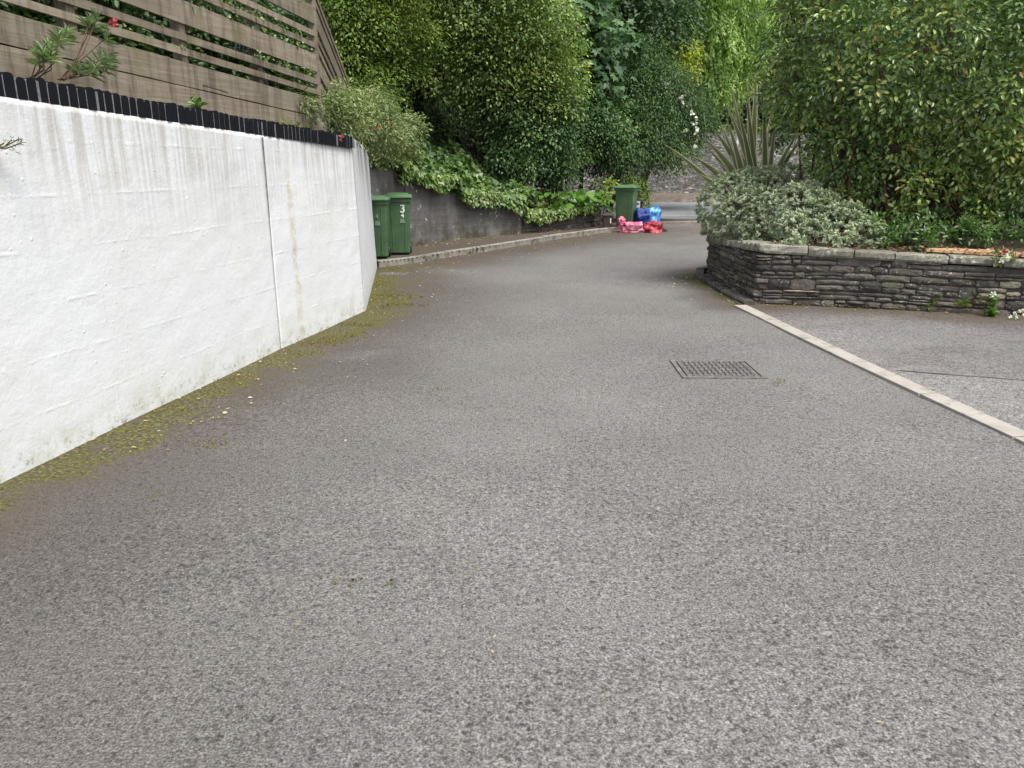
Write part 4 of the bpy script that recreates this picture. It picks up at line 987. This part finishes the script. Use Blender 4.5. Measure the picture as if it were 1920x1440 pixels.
# long dark branch arching across
mb = MB(); mb.tube([W(1065, 60, 24.5), W(1090, 42, 24.6), W(1125, 30, 24.8), W(1165, 36, 25), W(1195, 55, 25.4), W(1216, 78, 26)], .075, .035, 8)
mb.tube([W(1065, 60, 24.5), W(1056, 120, 24.3), W(1050, 200, 24.2), (W(1050, 260, 24.2)[0], 24.2, .4)], .085, .11, 8)
tag(mb.build('bare_tree', BARK, smooth=True), 'dark bare trunk with one long branch arching over to the right', 'tree')
# dead twigs in the hollow
mb = MB(); rt_ = random.Random(3)
for _ in range(110):
    x, y = rt_.uniform(770, 900), rt_.uniform(120, 330); Y = rt_.uniform(19.6, 21.6); a = Vector(W(x, y, Y)); d = Vector((rt_.uniform(-.5, .8), rt_.uniform(-.2, .2), rt_.uniform(-.9, -.1))) * rt_.uniform(.5, 1.3)
    mb.tube([a, a + d * .5 + Vector((rt_.uniform(-.1, .1), 0, rt_.uniform(0, .15))), a + d], .010, .004, 4)
DEAD = plain('dead_twigs', (.14, .12, .09), .9, .3); tag(mb.build('dead_branches', DEAD), 'bare dead twigs tangled in the dark hollow under the olive-green shrub', 'branches', kind='stuff')
# white blossoms on a hanging stem
fl = [(1248,155),(1278,183),(1282,191),(1298,213),(1308,221),(1303,232),(1307,242),(1305,250),(1305,273),(1283,243)]
mb = MB(); mb.tube([W(1235, 140, 23.4), W(1262, 160, 23), W(1290, 200, 22.9), W(1306, 235, 22.9), W(1305, 290, 22.9)], .008, .005, 4)
cl = tag(mb.build('flowering_climber', STEM), 'thin hanging stem dotted with white blossoms in front of the dark conifer', 'climber')
r_ = R; n = len(fl) * 5; P = np.repeat(np.array([W(x, y, 22.9) for x, y in fl]), 5, 0) + r_.normal(0, .012, (n, 3))
lo = leafmesh('blossom', [P, r_.normal(size=(n, 3)) + (0, -.5, -.4), r_.normal(size=(n, 3)) + (0, -2, .5), np.full(n, .10), np.full(n, .8), r_.rand(n)], OVAL, L_WHT); lo.parent = cl
# ivy draping the roadside wall
L = crown(blobs_px([(1235,262,41.3,24),(1270,252,41.3,24),(1205,262,41.3,26),(1180,290,41.2,22),(1310,255,41.3,20),(1160,262,41.3,30),(1350,255,41.3,24),(1400,262,41.3,30)]), leaf=.16, wd=.8, lai=1.7, m=12, sr=.35, seed=61, tb=.45, sq=(1, .45, 1))
wi = leafmesh('wall_ivy', L, LOBED, L_OL); tag(wi, 'olive ivy hanging over the top of the roadside stone wall', 'ivy')

# --- ivy over the bank and wall tops
def bank_cover(n, s0, s1, d0, d1, leaf, lift, seed, tb=.5):
    r = np.random.RandomState(seed); nP = len(bP); i = r.uniform(s0, s1, n) * (nP - 1); d = d0 + (d1 - d0) * r.rand(n) ** 1.25
    ii = i.astype(int); f = i - ii; p0 = bP[ii]; p1 = bP[np.minimum(ii + 1, nP - 1)]; p = p0 * (1 - f)[:, None] + p1 * f[:, None]; nn = bN[ii]
    k = np.clip(d / 14, 0, 1)[:, None]; xy = p[:, :2] + (nn * (1 - k) + np.array((-.86, .5)) * k) * d[:, None]; z = p[:, 2] + p[:, 3] * d
    lump = .5 + .5 * sines(xy, 4.5, seed); z = z + lift * (.1 + np.clip(lump, 0, 1) ** 1.5 * r.rand(n) * 1.3)
    P = np.c_[xy, z]; out = np.c_[-nn, np.full(n, .9)]; D = np.c_[-nn * .6, np.full(n, -.5)] + r.normal(0, .6, (n, 3)); N = out + r.normal(0, .45, (n, 3))
    return [P, D, N, leaf * (1 + .5 * (r.rand(n) - .5)), np.full(n, .95), np.clip(tb + .2 * sines(xy, 3, seed + 1) + r.normal(0, .14, n), 0, 1)]
def hanging(n, L, ztop, leaf, drop, seed, out=.05, tb=.6):
    r = np.random.RandomState(seed); Pp_ = resample(L, .03); T_ = nrm(np.gradient(Pp_, axis=0)); Nn_ = np.stack([T_[:, 1], -T_[:, 0]], 1); k = r.randint(0, len(Pp_), n)
    env = .35 + .65 * (.5 + .5 * sines(Pp_, 5.0, seed)); f = r.rand(n) ** 1.5; z = ztop(Pp_[k]) + .10 - f * drop * env[k] - .0
    o = out * (.5 + r.rand(n)) * np.minimum(1, f * 3 + .35)
    P = np.c_[Pp_[k] + Nn_[k] * o[:, None], z]; D = np.c_[Nn_[k] * .5, np.full(n, -.9)] + r.normal(0, .35, (n, 3)); N = np.c_[Nn_[k], np.full(n, .5)] + r.normal(0, .35, (n, 3))
    return [P, D, N, leaf * (1 + .5 * (r.rand(n) - .5)), np.full(n, .95), np.clip(tb + r.normal(0, .2, n), 0, 1)]
cz = lambda P: np.interp(np.hypot(P[:, 0] - CONCW[0][0], P[:, 1] - CONCW[0][1]), [0, 2.5, 2.7, 4.3, 4.4, 6.5], [1.66, 1.62, 1.40, 1.34, 1.08, .86])
i0 = 12.9 / dd([b[:2] for b in BPTS]); tot = dd([b[:2] for b in BPTS])
iv = cat(bank_cover(30000, .49, .80, -.10, 2.6, .095, .38, 70, .5), hanging(3600, sub(CONCW, 2.1, LT), cz, .085, .44, 71, .12, .6), hanging(2600, DRYL[:3], lambda P: np.full(len(P), .55), .075, .34, 72, .12, .7),
         bank_cover(9000, .78, .90, -.02, 1.3, .075, .22, 73, .7))
tag(leafmesh('ivy_cover', iv, LOBED, L_IVY), 'light and dark ivy covering the bank and hanging over the dark concrete wall', 'ivy', kind='stuff')
tag(leafmesh('bank_undergrowth', cat(bank_cover(16000, .62, .98, 1.6, 6.5, .12, .35, 74, .3), bank_cover(9000, .40, .64, 1.2, 6, .10, .35, 75, .35)), OVAL, L_DK), 'dark low undergrowth on the shaded bank', 'undergrowth', kind='stuff')
# honeysuckle with red flowers at the wall end
hb = [onplane(x, y, c) for x, y, c in ((590,205,-3.75),(640,195,-3.6),(660,225,-3.5),(620,225,-3.6))]
bl = [(W(560,195,8.5), .10), (W(585,205,8.8), .13), (W(640,215,9.4), .2), (W(610,200,9.2), .16), (W(640,190,9.8), .22), (W(672,205,10.4), .26), (W(655,235,9.8), .17), (W(700,215,11.4), .26), (W(690,240,11.6), .26), (W(728,235,13.2), .30), (W(745,262,14.2), .30), (W(712,275,13.2), .26), (W(570,200,8.6), .10), (W(770,240,15.2), .30), (W(705,190,12), .18)]
hs_ = tree('honeysuckle', 'pale green honeysuckle with red flowers spilling over the end of the white wall', 'climbing shrub', bl, (-2.2, 11.0, 1.85), A(leaf=.055, wd=.42, lai=2.0, m=11, sr=.13, droop=.3, seed=80, tb=.5, lump=.35), L_HON, r0=0.0, trunkname='stems', cname='foliage', bark=STEM, rt=.004)
for x, y, Y in ((697,176,12),(727,228,13.1),(705,239,11.6),(741,257,13.9),(639,258,8.55),(212,43,5.0)):
    c = W(x, y, Y - .55); n = 16; u = r_.normal(size=(n, 3)) * (1, .6, 1)
    par(leafmesh('flower', [np.repeat(c[None], n, 0) + u * .008, u + (0, -.3, .2), r_.normal(size=(n, 3)) + (0, -1, 0), np.full(n, .0048 * Y if Y > 9 else .024), np.full(n, .5), r_.rand(n)], OVAL, L_FLW), hs_) if Y > 6 else tag(leafmesh('rose_flower', [np.repeat(onplane(x, y, -3.80)[None], n, 0) + u * .006, u + (0, -.3, .2), r_.normal(size=(n, 3)) + (1, -1, 0), np.full(n, .030), np.full(n, .8), r_.rand(n)], OVAL, L_FLW), 'single red flower poking out between the fence boards', 'flower')
# whorled weeds between fence and bricks
def whorl_plant(name, label, base, heads, mat, leaf, wd, nl=20, stem=STEM, sr=.07, group=None, cname='leaves'):
    root = empty(name, base, label=label, cat='plant', group=group); mb = MB(); Ls = []
    for h in heads:
        h = np.array(h); b = Vector(base) + Vector((random.uniform(-.03, .03), random.uniform(-.03, .03), 0)); hv = Vector(h); md = b.lerp(hv, .5) + Vector((random.uniform(-.04, .04), random.uniform(-.03, .03), -.02))
        mb.tube([b, md, hv], .004, .003, 5); ax = np.array((hv - md).normalized()); ax = ax * .6 + (0, 0, .5); ax /= np.linalg.norm(ax)
        u = nrm(r_.normal(size=(nl, 3))); u = nrm(u - (u @ ax)[:, None] * ax); f = r_.rand(nl)
        Ls.append([h + ax * ((f - .8) * sr)[:, None], u * (1.1 - .5 * f)[:, None] + ax * (.15 + .7 * f)[:, None], np.repeat(ax[None], nl, 0) + r_.normal(0, .2, (nl, 3)), leaf * (1.1 - .4 * f) * (1 + .3 * (r_.rand(nl) - .5)), np.full(nl, wd), np.clip(r_.normal(.5, .2, nl), 0, 1)])
    par(mb.build('stems', stem, None), root); leafmesh(cname, cat(*Ls), OVAL, mat, root); return root
L_WEED = leafmat('leaf_weed', [(0, (.10, .16, .07)), (.5, (.21, .29, .15)), (1, (.38, .46, .28))], .5)
op = onplane
whorl_plant('wild_wallflower', 'weedy plant with narrow whorled leaves at the far left of the black brick edging', op(62, 148, -3.62), [op(72, 108, -3.58), op(88, 88, -3.55), op(110, 70, -3.55), op(125, 62, -3.6), op(95, 98, -3.5), op(80,98,-3.5)], L_WEED, .085, .16, 24)
whorl_plant('wild_wallflower', 'taller weedy plant with whorled leaves whose top reaches the red flower', op(120, 150, -3.6), [op(168, 40, -3.62), op(180, 36, -3.6), op(150, 130, -3.55), op(186, 112, -3.55), op(178, 128, -3.5), op(200, 122, -3.55), op(200, 70, -3.6), op(205,105,-3.6), op(172,50,-3.62)], L_WEED, .085, .16, 24)
whorl_plant('small_fern', 'small light green leafy tuft alone at the middle of the brick edging', op(367, 205, -3.60), [op(360, 188, -3.58), op(375, 192, -3.58), op(366, 196, -3.52)], L_IVY, .075, .5, 9)
whorl_plant('wall_weed', 'thin brown-green sprig growing out of the white wall at the left edge of the photo', op(-12, 275, -3.37), [op(8, 268, -3.30), op(22, 262, -3.30), op(36, 260, -3.28), op(40, 268, -3.28)], L_OL, .03, .2, 9)
whorl_plant('small_fern', 'yellowish low tuft right of the middle on the brick edging near the fence corner', op(545, 240, -3.62), [op(530, 230, -3.6), op(545, 232, -3.6), op(560, 234, -3.58), op(580, 238, -3.58)], L_YG, .05, .4, 12)
rf = np.random.RandomState(19); cl_ = []
for z_, q0, q1, n in ((2.80, .1, 3.4, 150), (2.90, .2, 2.6, 90), (2.555, .1, 1.4, 60), (2.42, 2.2, 3.2, 30), (3.25, .3, 4.0, 120), (2.80, 3.8, 6, 70)):
    q = q0 + (q1 - q0) * rf.rand(n) ** 1.2; p = FC + (-FD)[None] * q[:, None] + np.array((.98, -.19))[None] * rf.uniform(-.03, .035, n)[:, None]
    cl_.append([np.c_[p, z_ + .036 * q + rf.normal(0, .022, n)], rf.normal(0, .7, (n, 3)) + (.4, -.2, -.3), rf.normal(0, .4, (n, 3)) + (1, -.6, .5), rf.uniform(.022, .045, n), np.full(n, .8), np.clip(rf.normal(.6, .22, n), 0, 1)])
tag(leafmesh('fence_ivy', cat(*cl_), LOBED, L_IVY), 'small ivy leaves creeping through the gaps between the fence boards', 'ivy', kind='stuff')
# shrubs behind the fence seen through the gaps
hl = []
for i in range(13):
    y = -.4 + i * .85; hl.append((np.array((-5.05 + .1956 * y, y, 2.30 + .04 * (9 - y))), .52)); hl.append((np.array((-4.95 + .1956 * y, y + .4, 3.2)), .55))
hl += [(np.array((-3.1 - .14 * k, 9.4 + k, 2.4)), .5) for k in range(5)] + [(np.array((-3.1 - .14 * k, 9.4 + k, 3.0 - .06 * k)), .45) for k in range(5)]
root = empty('garden_hedge', (-4.0, 4.5, 2.0), label='dark leafy hedge behind the boards of the timber fence', cat='hedge')
leafmesh('foliage', crown(hl, leaf=.06, wd=.6, lai=1.8, m=12, sr=.16, seed=90, tb=.35, backcut=0), OVAL, L_DK, root)
trunkmesh((-4.0, 4.5, 2.0), (-4.0, 4.5, 2.3), [h[0] for h in hl[::3]], .03, BARK, root, 'stems')
for x, y, c, s_, lb in ((460,90,-4.10,.075,'topmost mauve mophead flower seen through the fence gaps'),(485,134,-4.08,.06,'middle pale mauve flower seen through the fence gaps'),(488,158,-4.06,.06,'lowest purple flower seen just above the fence sleepers')):
    c_ = op(x, y, c); n = 90; u = nrm(r_.normal(size=(n, 3)))
    tag(leafmesh('hydrangea_flower', [c_ + u * s_, u + r_.normal(0, .3, (n, 3)), u, np.full(n, .024), np.full(n, .9), r_.rand(n)], OVAL, L_PUR), lb, 'flower')

# --- broad-leaved plants behind the low stone wall
def broad(base, n, size, label, seed):
    r = np.random.RandomState(seed); root = empty('broadleaf_plant', base, label=label, cat='plant', group='broad-leaved plants behind the low wall'); mb = MB(); P = []; D = []
    for i in range(n):
        a = r.rand() * 6.28; l = r.uniform(.12, .5); h = r.uniform(.12, .55); e = np.array(base) + (l * math.cos(a) * 1.2, l * math.sin(a) * .7 - .1, h); md = (np.array(base) + e) / 2 + (0, 0, .1)
        mb.tube([base, md, e], .008, .005, 5); P.append(e); D.append((math.cos(a) * .9 + r.normal() * .3, math.sin(a) - .5, r.uniform(-.9, .25)))
    P = np.array(P); D = np.array(D); par(mb.build('stalks', STEM), root)
    N = np.repeat([[0, -.75, .8]], n, 0) + r.normal(0, .45, (n, 3)); leafmesh('leaves', [P, D, N, size * (1 + .5 * (r.rand(n) - .5)), np.full(n, .72), np.clip(r.normal(.5, .25, n), 0, 1)], OVAL, L_BIG, root)
for (x, y, Y), n, s_, lb in (((1030,398,19.4), 46, .22, 'clump of broad bright green leaves at the left end of the low stone wall'), ((1068,395,19.9), 50, .25, 'clump of the largest bright green leaves in the middle above the low stone wall'), ((1105,392,20.5), 44, .22, 'clump of broad leaves nearest the far green bin')):
    p = W(x, y, Y); broad((p[0], p[1], .48), n, s_, lb, int(x))
tree('yellowing_bush', 'small yellowing bush left of the far green bin', 'bush', blobs_px([(1135,362,21,16),(1142,350,21.3,14),(1125,348,21.3,14)]), (2.5, 21.5, .35), A(leaf=.09, wd=.6, lai=1.8, m=9, sr=.12, seed=95, tb=.6), L_YG, r0=.01)
tree('yellowing_bush', 'small brownish-green bush behind the far green bin and the black box', 'bush', blobs_px([(1200,362,21.8,14),(1204,350,22,12),(1207,374,21.7,11),(1190,345,22,14),(1175,340,22,14)]), (3.3, 21.9, .0), A(leaf=.07, wd=.5, lai=1.9, m=9, sr=.12, seed=96, tb=.35), L_YG, r0=.01)

# --- raised bed: silver shrub, flax, glossy shrub, low cover
SB = [(1352,392,11.0,40),(1372,362,11.0,38),(1405,352,10.9,34),(1440,352,10.8,36),(1470,345,10.9,32),(1395,400,10.5,44),(1370,425,10.6,32),(1440,400,10.1,42),(1420,432,10.0,30),(1490,390,10.0,42),(1480,430,9.6,32),(1540,400,9.9,38),(1530,438,9.45,28),(1580,420,9.6,36),(1580,445,9.35,22),(1622,436,9.4,26),(1640,448,9.3,17),(1345,420,11.0,30),(1510,370,10.2,28),(1345,365,11.2,26),(1490,455,9.25,16),(1560,460,9.15,14)]
L_SILV = L_GREY
tree('silver_shrub', 'rounded silvery grey-green shrub at the corner of the raised stone bed', 'shrub', blobs_px(SB), (3.7, 10.1, .68), A(leaf=.040, wd=.36, lai=2.6, m=16, sr=.05, mode='tuft', over=.1, seed=100, tb=.6, up=.8, lump=.12, shell=.22, backcut=.75, cutz=.66, tv=.16), L_SILV, r0=0, trunkname='stems', cname='foliage', bark=STEM, ntips=22, rt=.004)
GB = [(1500,50,10.7,62),(1478,110,10.7,50),(1462,160,10.7,38),(1490,200,10.7,44),(1555,60,10.4,85),(1560,140,10.3,80),(1640,30,10.1,100),(1640,140,10.0,90),(1540,210,10.4,55),(1600,230,10.2,60),(1730,60,9.9,110),(1750,160,9.8,90),(1840,70,9.7,115),(1850,190,9.6,90),(1940,110,9.6,110),(1930,240,9.5,80),
      (1520,-40,10.6,80),(1620,-80,10.2,110),(1750,-80,10,130),(1880,-70,9.8,130),(2020,0,9.7,140),(2040,180,9.6,110),
      (1680,260,9.9,46),(1770,270,9.8,50),(1580,300,10.3,34),(1640,330,10.1,36),(1720,345,9.7,36),(1790,330,9.7,34),(1860,310,9.6,42),(1905,330,9.4,44),(1600,360,10.2,24),(1550,290,10.4,30),(1980,320,9.4,60),(1850,380,9.4,26),(1700,395,9.6,22)]
gl = tree('glossy_shrub', 'huge evergreen shrub with small glossy leaves and reddish stems filling the raised bed', 'shrub', blobs_px(GB), (5.4, 10.3, .70), A(leaf=.074, wd=.52, over=.10, lai=1.35, m=13, sr=.18, seed=110, tb=.47, tv=.2, lump=.25, shell=.5, up=.6, droop=.3, backcut=.55, cutz=.8), L_GLOSS, r0=0, trunkname='stems', cname='foliage', bark=STEM, ntips=0)
mb = MB(); rs = random.Random(8)
for i in range(64):
    x0 = rs.uniform(3.9, 7.6); y0 = rs.uniform(9.7, 10.9); c_, r__ = rs.choice(blobs_px(GB)[:34]); t = Vector(c_); b = Vector((x0 * .55 + t.x * .45 + rs.uniform(-.3, .3), y0, .70)); md = b.lerp(t, .45) + Vector((rs.uniform(-.2, .2), rs.uniform(-.15, .15), .1))
    pts = [(1-f)**2 * b + 2*f*(1-f) * md + f*f * t for f in (0, .17, .34, .5, .67, .84, 1)]; pts = [p + Vector((rs.uniform(-.02, .02),) * 3) for p in pts]; mb.tube(pts, rs.uniform(.012, .03), .006, 6)
    for k in (2, 3, 4, 5):
        e = pts[k] + Vector((rs.uniform(-.35, .35), rs.uniform(-.4, .2), rs.uniform(.0, .4))); mb.tube([pts[k], pts[k].lerp(e, .5), e], .006, .002, 4)
par(mb.build('stems', STEM, smooth=True), gl)
tree('evergreen_bush', 'shaded low evergreen growth behind the reddish stems at the back of the raised bed', 'bush', blobs_px([(1530,350,12.2,40),(1600,380,12.3,40),(1680,370,12.4,46),(1760,375,12.3,46),(1840,365,12.2,50),(1920,360,12,50),(2000,350,12,60),(1640,330,12.6,40),(1800,320,12.5,50),(1720,320,12.6,40),(1470,360,12.1,26)] + [(1520 + 52 * k, 392, 12.9, 34) for k in range(11)]), (6.0, 12.2, .72), A(leaf=.07, wd=.45, lai=1.9, m=11, sr=.15, seed=130, tb=.35, cutz=.66), L_DK, r0=0, trunkname='stems', cname='foliage', bark=STEM, rt=.006)
lc = []; r = np.random.RandomState(120)
for x, y, Y in [(1640+k*17+((k*37)%11), 418+((k*53)%40), 8.95+((k*29)%6)*.1) for k in range(17)] + [(1665,440,9.3),(1690,430,9.35),(1720,440,9.2),(1745,425,9.3),(1640,415,9.6),(1780,440,9.1),(1810,425,9.2),(1845,440,9.0),(1875,430,9.05),(1905,440,8.95),(1700,405,9.6),(1760,400,9.6),(1830,400,9.4),(1890,395,9.3),(1735,455,9.0),(1660,455,9.2),(1940,430,8.9)]:
    p = W(x, y, Y); n = 60; u = nrm(r.normal(size=(n, 3)) + (0, 0, .5)); q = p + u * (r.rand(n) * .15)[:, None]; q[:, 2] = np.maximum(q[:, 2], .66)
    lc.append([q, u + r.normal(0, .4, (n, 3)), np.array((0, -.4, 1)) + r.normal(0, .4, (n, 3)), r.uniform(.04, .075, n), np.full(n, .5), np.clip(r.normal(.55, .2, n), 0, 1)])
L_PERI = leafmat('leaf_periwinkle', [(0, (.03, .065, .018)), (.5, (.065, .13, .032)), (1, (.14, .24, .06))], .3, .5)
tag(leafmesh('low_groundcover', cat(*lc), OVAL, L_PERI), 'low bright green groundcover at the front of the raised bed', 'groundcover', kind='stuff')

FLAX = M('flax_blade'); t = FLAX.attr('tint'); fc = FLAX.ramp(t, [(0, (.085, .11, .05)), (.35, (.15, .165, .08)), (.45, (.16, .14, .08)), (.6, (.38, .38, .19)), (1, (.60, .58, .32))])
FLAX.P(Base_Color=fc, Roughness=.45)
fx = empty('flax_plant', (3.72, 11.5, .70), label='spiky variegated flax with long cream-edged blades behind the silver shrub', cat='plant')
def blade(tip, base, width, sag, seed):
    rr = random.Random(seed); tip = Vector(tip); base = Vector(base); L_ = (tip - base).length; md = base.lerp(tip, .45) + Vector((0, 0, sag * L_)); V = []; F = []; T = []; n = 12
    sd_ = (tip - base).cross(Vector((rr.uniform(-.3, .3), 1, .25))).normalized(); pts = [(1-f)**2 * base + 2*f*(1-f) * md + f*f * tip for f in [i / n for i in range(n + 1)]]
    col = rr.uniform(0, .35); ed = rr.uniform(.6, 1)
    for i, p in enumerate(pts):
        f = i / n; w_ = width * (.65 + .5 * min(1, f * 3)) * (1 - max(0, (f - .45) / .55) ** 1.4 * .97); d = (pts[min(i + 1, n)] - pts[max(i - 1, 0)]).normalized(); nn = sd_.cross(d).normalized()
        for a in (-1, -.74, 0, .74, 1): V.append(p + sd_ * a * w_ * .5 + nn * abs(a) * w_ * .22)
    for i in range(n):
        for k in range(4): F.append((i*5+k, i*5+k+1, (i+1)*5+k+1, (i+1)*5+k)); T.append(ed if k in (0, 3) else col)
    me = npmesh('blade', [tuple(v) for v in V], np.array(F), {'tint': ('FACE', T)}, True); par(link('blade', me, FLAX.m), fx)
tips = [(1242,268,.0,11.2),(1305,324,.05,11),(1316,256,.06,11.3),(1323,275,.08,11.2),(1332,236,.08,11.5),(1361,193,.05,11.5),(1370,156,.04,11.6),(1384,206,.06,11.3),(1400,146,.03,11.7),(1397,167,.04,11.4),(1419,112,.02,11.8),(1362,221,.06,11.4),(1349,226,.08,11.6),(1432,170,.02,11.3),(1455,215,.03,11.3),(1512,222,.05,11.5),(1500,262,.06,11.1),(1345,300,.05,11.0),(1330,315,.1,10.9),(1445,250,.02,11.6),(1290,290,.09,11.4),(1460,150,.03,11.9)]
for i, (x, y, sg, Y) in enumerate(tips):
    b = (3.55 + random.uniform(-.12, .22) , 11.45 + random.uniform(-.12, .12), .72); blade(W(x, y, Y), b, (.088 if i % 3 else .07), sg + (.12 if x < 1345 else .06), i)
# weeds at the foot of the planter
def gw(x, y): p = G(x, y); return (p[0], p[1], .012)
def H(x, y, h): return np.array(gw(x, y)) + (0, 0, h)
whorl_plant('grass_weed', 'bushy yellow-green weed tuft at the foot of the planter wall, leftmost weed there', gw(1755, 586), [H(1755 + dx, 586, h) for dx, h in ((-14, .09), (-5, .14), (4, .12), (14, .08), (20, .05), (-18, .05), (0, .17))], L_YG, .075, .26, 20)
whorl_plant('white_flower_weed', 'upright green weed with a white flower standing against the foot of the planter wall', gw(1857, 596), [H(1857 + dx, 596, h) for dx, h in ((0, .10), (-5, .06), (5, .05), (3, .16), (-2, .21))], L_BIG, .085, .6, 10)
whorl_plant('grass_weed', 'thin straggling grassy weed between the yellow-green tuft and the white-flowered weed', gw(1822, 590), [H(1822 + dx, 590, h) for dx, h in ((0, .20), (14, .17), (-16, .15), (24, .12), (-24, .10))], L_YG, .10, .09, 12)
def blooms(pts, s_, name, label, parent=None, n=14, mat=None):
    P = np.repeat(np.array(pts), n, 0) + r_.normal(0, s_ * .3, (len(pts) * n, 3)); m_ = len(P)
    o = leafmesh(name, [P, r_.normal(size=(m_, 3)), r_.normal(size=(m_, 3)) + (0, -1, 1), np.full(m_, s_), np.full(m_, .8), r_.rand(m_)], OVAL, mat or L_WHT); return tag(o, label, 'flowers', kind='stuff' if len(pts) > 3 else None)
blooms([H(1856, 597, .26), H(1853, 597, .245)], .024, 'white_flower', 'small white flower head above the weed at the planter foot')
blooms([H(x, y, h) for x, y, h in ((1900, 603, .08), (1908, 602, .10), (1916, 603, .06), (1893, 603, .04), (1904, 604, .04), (1912, 604, .12))], .018, 'white_blossoms', 'scattered white blossoms at the foot of the planter wall by the right edge')
vp = W(1872, 476, 8.43); whorl_plant('valerian_plant', 'small plant with a white and pink flower hanging over the coping of the planter', tuple(vp), [vp + (dx, -.08, dz) for dx, dz in ((-.09, .04), (.09, .03), (.13, -.02), (-.03, -.10), (.0, .05), (-.06, -.04))], L_HON, .065, .3, 12)
blooms([vp + (.0, -.12, -.03), vp + (-.01, -.12, -.06), vp + (.015, -.12, -.01)], .036, 'white_flower', 'white flower head hanging over the coping beside a pink one'); blooms([vp + (.0, -.11, .035)], .030, 'pink_flower', 'dark pink flower on the coping just above the white one', mat=L_FLW)

rq = np.random.RandomState(77); n = 150000; P2 = np.c_[rq.uniform(-3.2, 3.3, n), rq.uniform(1.5, 13.2, n)]
mo = f_moss(P2) + .75 * sines(P2, 3.3, 31) + .35 * sines(P2, 9.0, 32) + .25 * sines(P2, 23.0, 33); inside = (P2[:, 0] > np.interp(P2[:, 1], [4.22, 6.8, 8.72, 12.7], [-2.56, -2.09, -1.68, -2.22]) + .01) & (P2[:, 0] < np.interp(P2[:, 1], [2.7, 4.5, 6.16, 9.0], [3.36, 3.17, 3.0, 2.72]) - .03)
kp = inside & (mo > 1.08); P2 = P2[kp]; n = len(P2)
tag(leafmesh('moss', [np.c_[P2, np.full(n, .001)], rq.normal(0, .6, (n, 3)) + (0, 0, .6), rq.normal(0, .5, (n, 3)) + (0, 0, 1), rq.uniform(.007, .017, n), np.full(n, .8), np.clip(.45 + .3 * sines(P2, 6, 8) + rq.normal(0, .15, n), 0, 1)], OVAL,
    leafmat('moss_green', [(0, (.055, .042, .010)), (.5, (.15, .135, .018)), (1, (.28, .28, .035))], .9, .1, .1)), 'broken tufts of olive moss along the foot of the white wall', 'moss', kind='stuff')
# --- fallen leaves, twigs
lt = []; r = np.random.RandomState(140)
def scatter(n, L, dmin, dmax, s0, s1, tb, z=.012, side=1):
    Pp_ = resample(L, .05); T_ = nrm(np.gradient(Pp_, axis=0)); Nn_ = np.stack([T_[:, 1], -T_[:, 0]], 1) * side; k = r.randint(0, len(Pp_), n); d = dmin + (dmax - dmin) * r.rand(n) ** 1.8
    P = np.c_[Pp_[k] + Nn_[k] * d[:, None], np.full(n, z) + r.rand(n) * .004]; a = r.rand(n) * 6.28
    lt.append([P, np.c_[np.cos(a), np.sin(a), r.normal(0, .12, n)], np.c_[r.normal(0, .3, (n, 2)), np.ones(n)], r.uniform(s0, s1, n), r.uniform(.3, .7, n), np.clip(r.normal(tb, .22, n), 0, 1)])
scatter(190, [WALL1[1], WALL1[2], CORNER, WALLEND], .02, 1.0, .015, .036, .6)
scatter(240, KERBL[:7], .02, 1.3, .02, .05, .55); scatter(60, [WALL1[1], WALL1[2], CORNER], .3, 3.0, .012, .03, .6); scatter(150, CONCW[1:] + DRYL[1:3], .02, 1.0, .03, .06, .4, .105)
scatter(190, PLANTER[:3], .02, .26, .018, .048, .25, .02, side=-1); scatter(34, PLANTER[:3], .2, 1.6, .015, .035, .6, .02, side=-1); scatter(50, [(2.70, 9.2), (2.68, 11.6)], .02, .6, .02, .04, .5, side=-1)
scatter(420, [(3.9, 23.4), (10, 24.6)], -.2, 1.1, .03, .07, .5, .02); scatter(500, [(-2, 38.4), (14, 38.2)], -2.2, .3, .05, .10, .35, .15); scatter(60, [(0, 1.6), (1.5, 3), (1.5, 9), (1.5, 20)], -2.2, 2.2, .010, .022, .7)
n = 900; P = np.c_[r.uniform(3.1, 7.2, n), np.zeros(n), np.zeros(n)]; P[:, 1] = np.where(P[:, 0] > 2.95, 9.32 - .32 * (P[:, 0] - 2.93), 9.2) + r.rand(n) ** 1.5 * 1.0; P[:, 2] = .655 + .06 * r.rand(n) + .03 * (P[:, 1] - 9.2); a = r.rand(n) * 6.28
lt.append([P, np.c_[np.cos(a), np.sin(a), r.normal(0, .3, n)], np.c_[r.normal(0, .4, (n, 2)), np.ones(n)], r.uniform(.03, .065, n), np.full(n, .5), np.clip(np.where(r.rand(n) < .3, .97, .10) + r.normal(0, .06, n), 0, 1)])
tag(leafmesh('leaf_litter', cat(*lt), OVAL, L_LIT), 'dry yellow and brown leaves scattered along the walls and kerbs', 'leaf litter', kind='stuff')
print('LEAVES', TOTAL[0], 'FACES', sum(len(o.data.polygons) for o in scene.objects if o.type == 'MESH'))
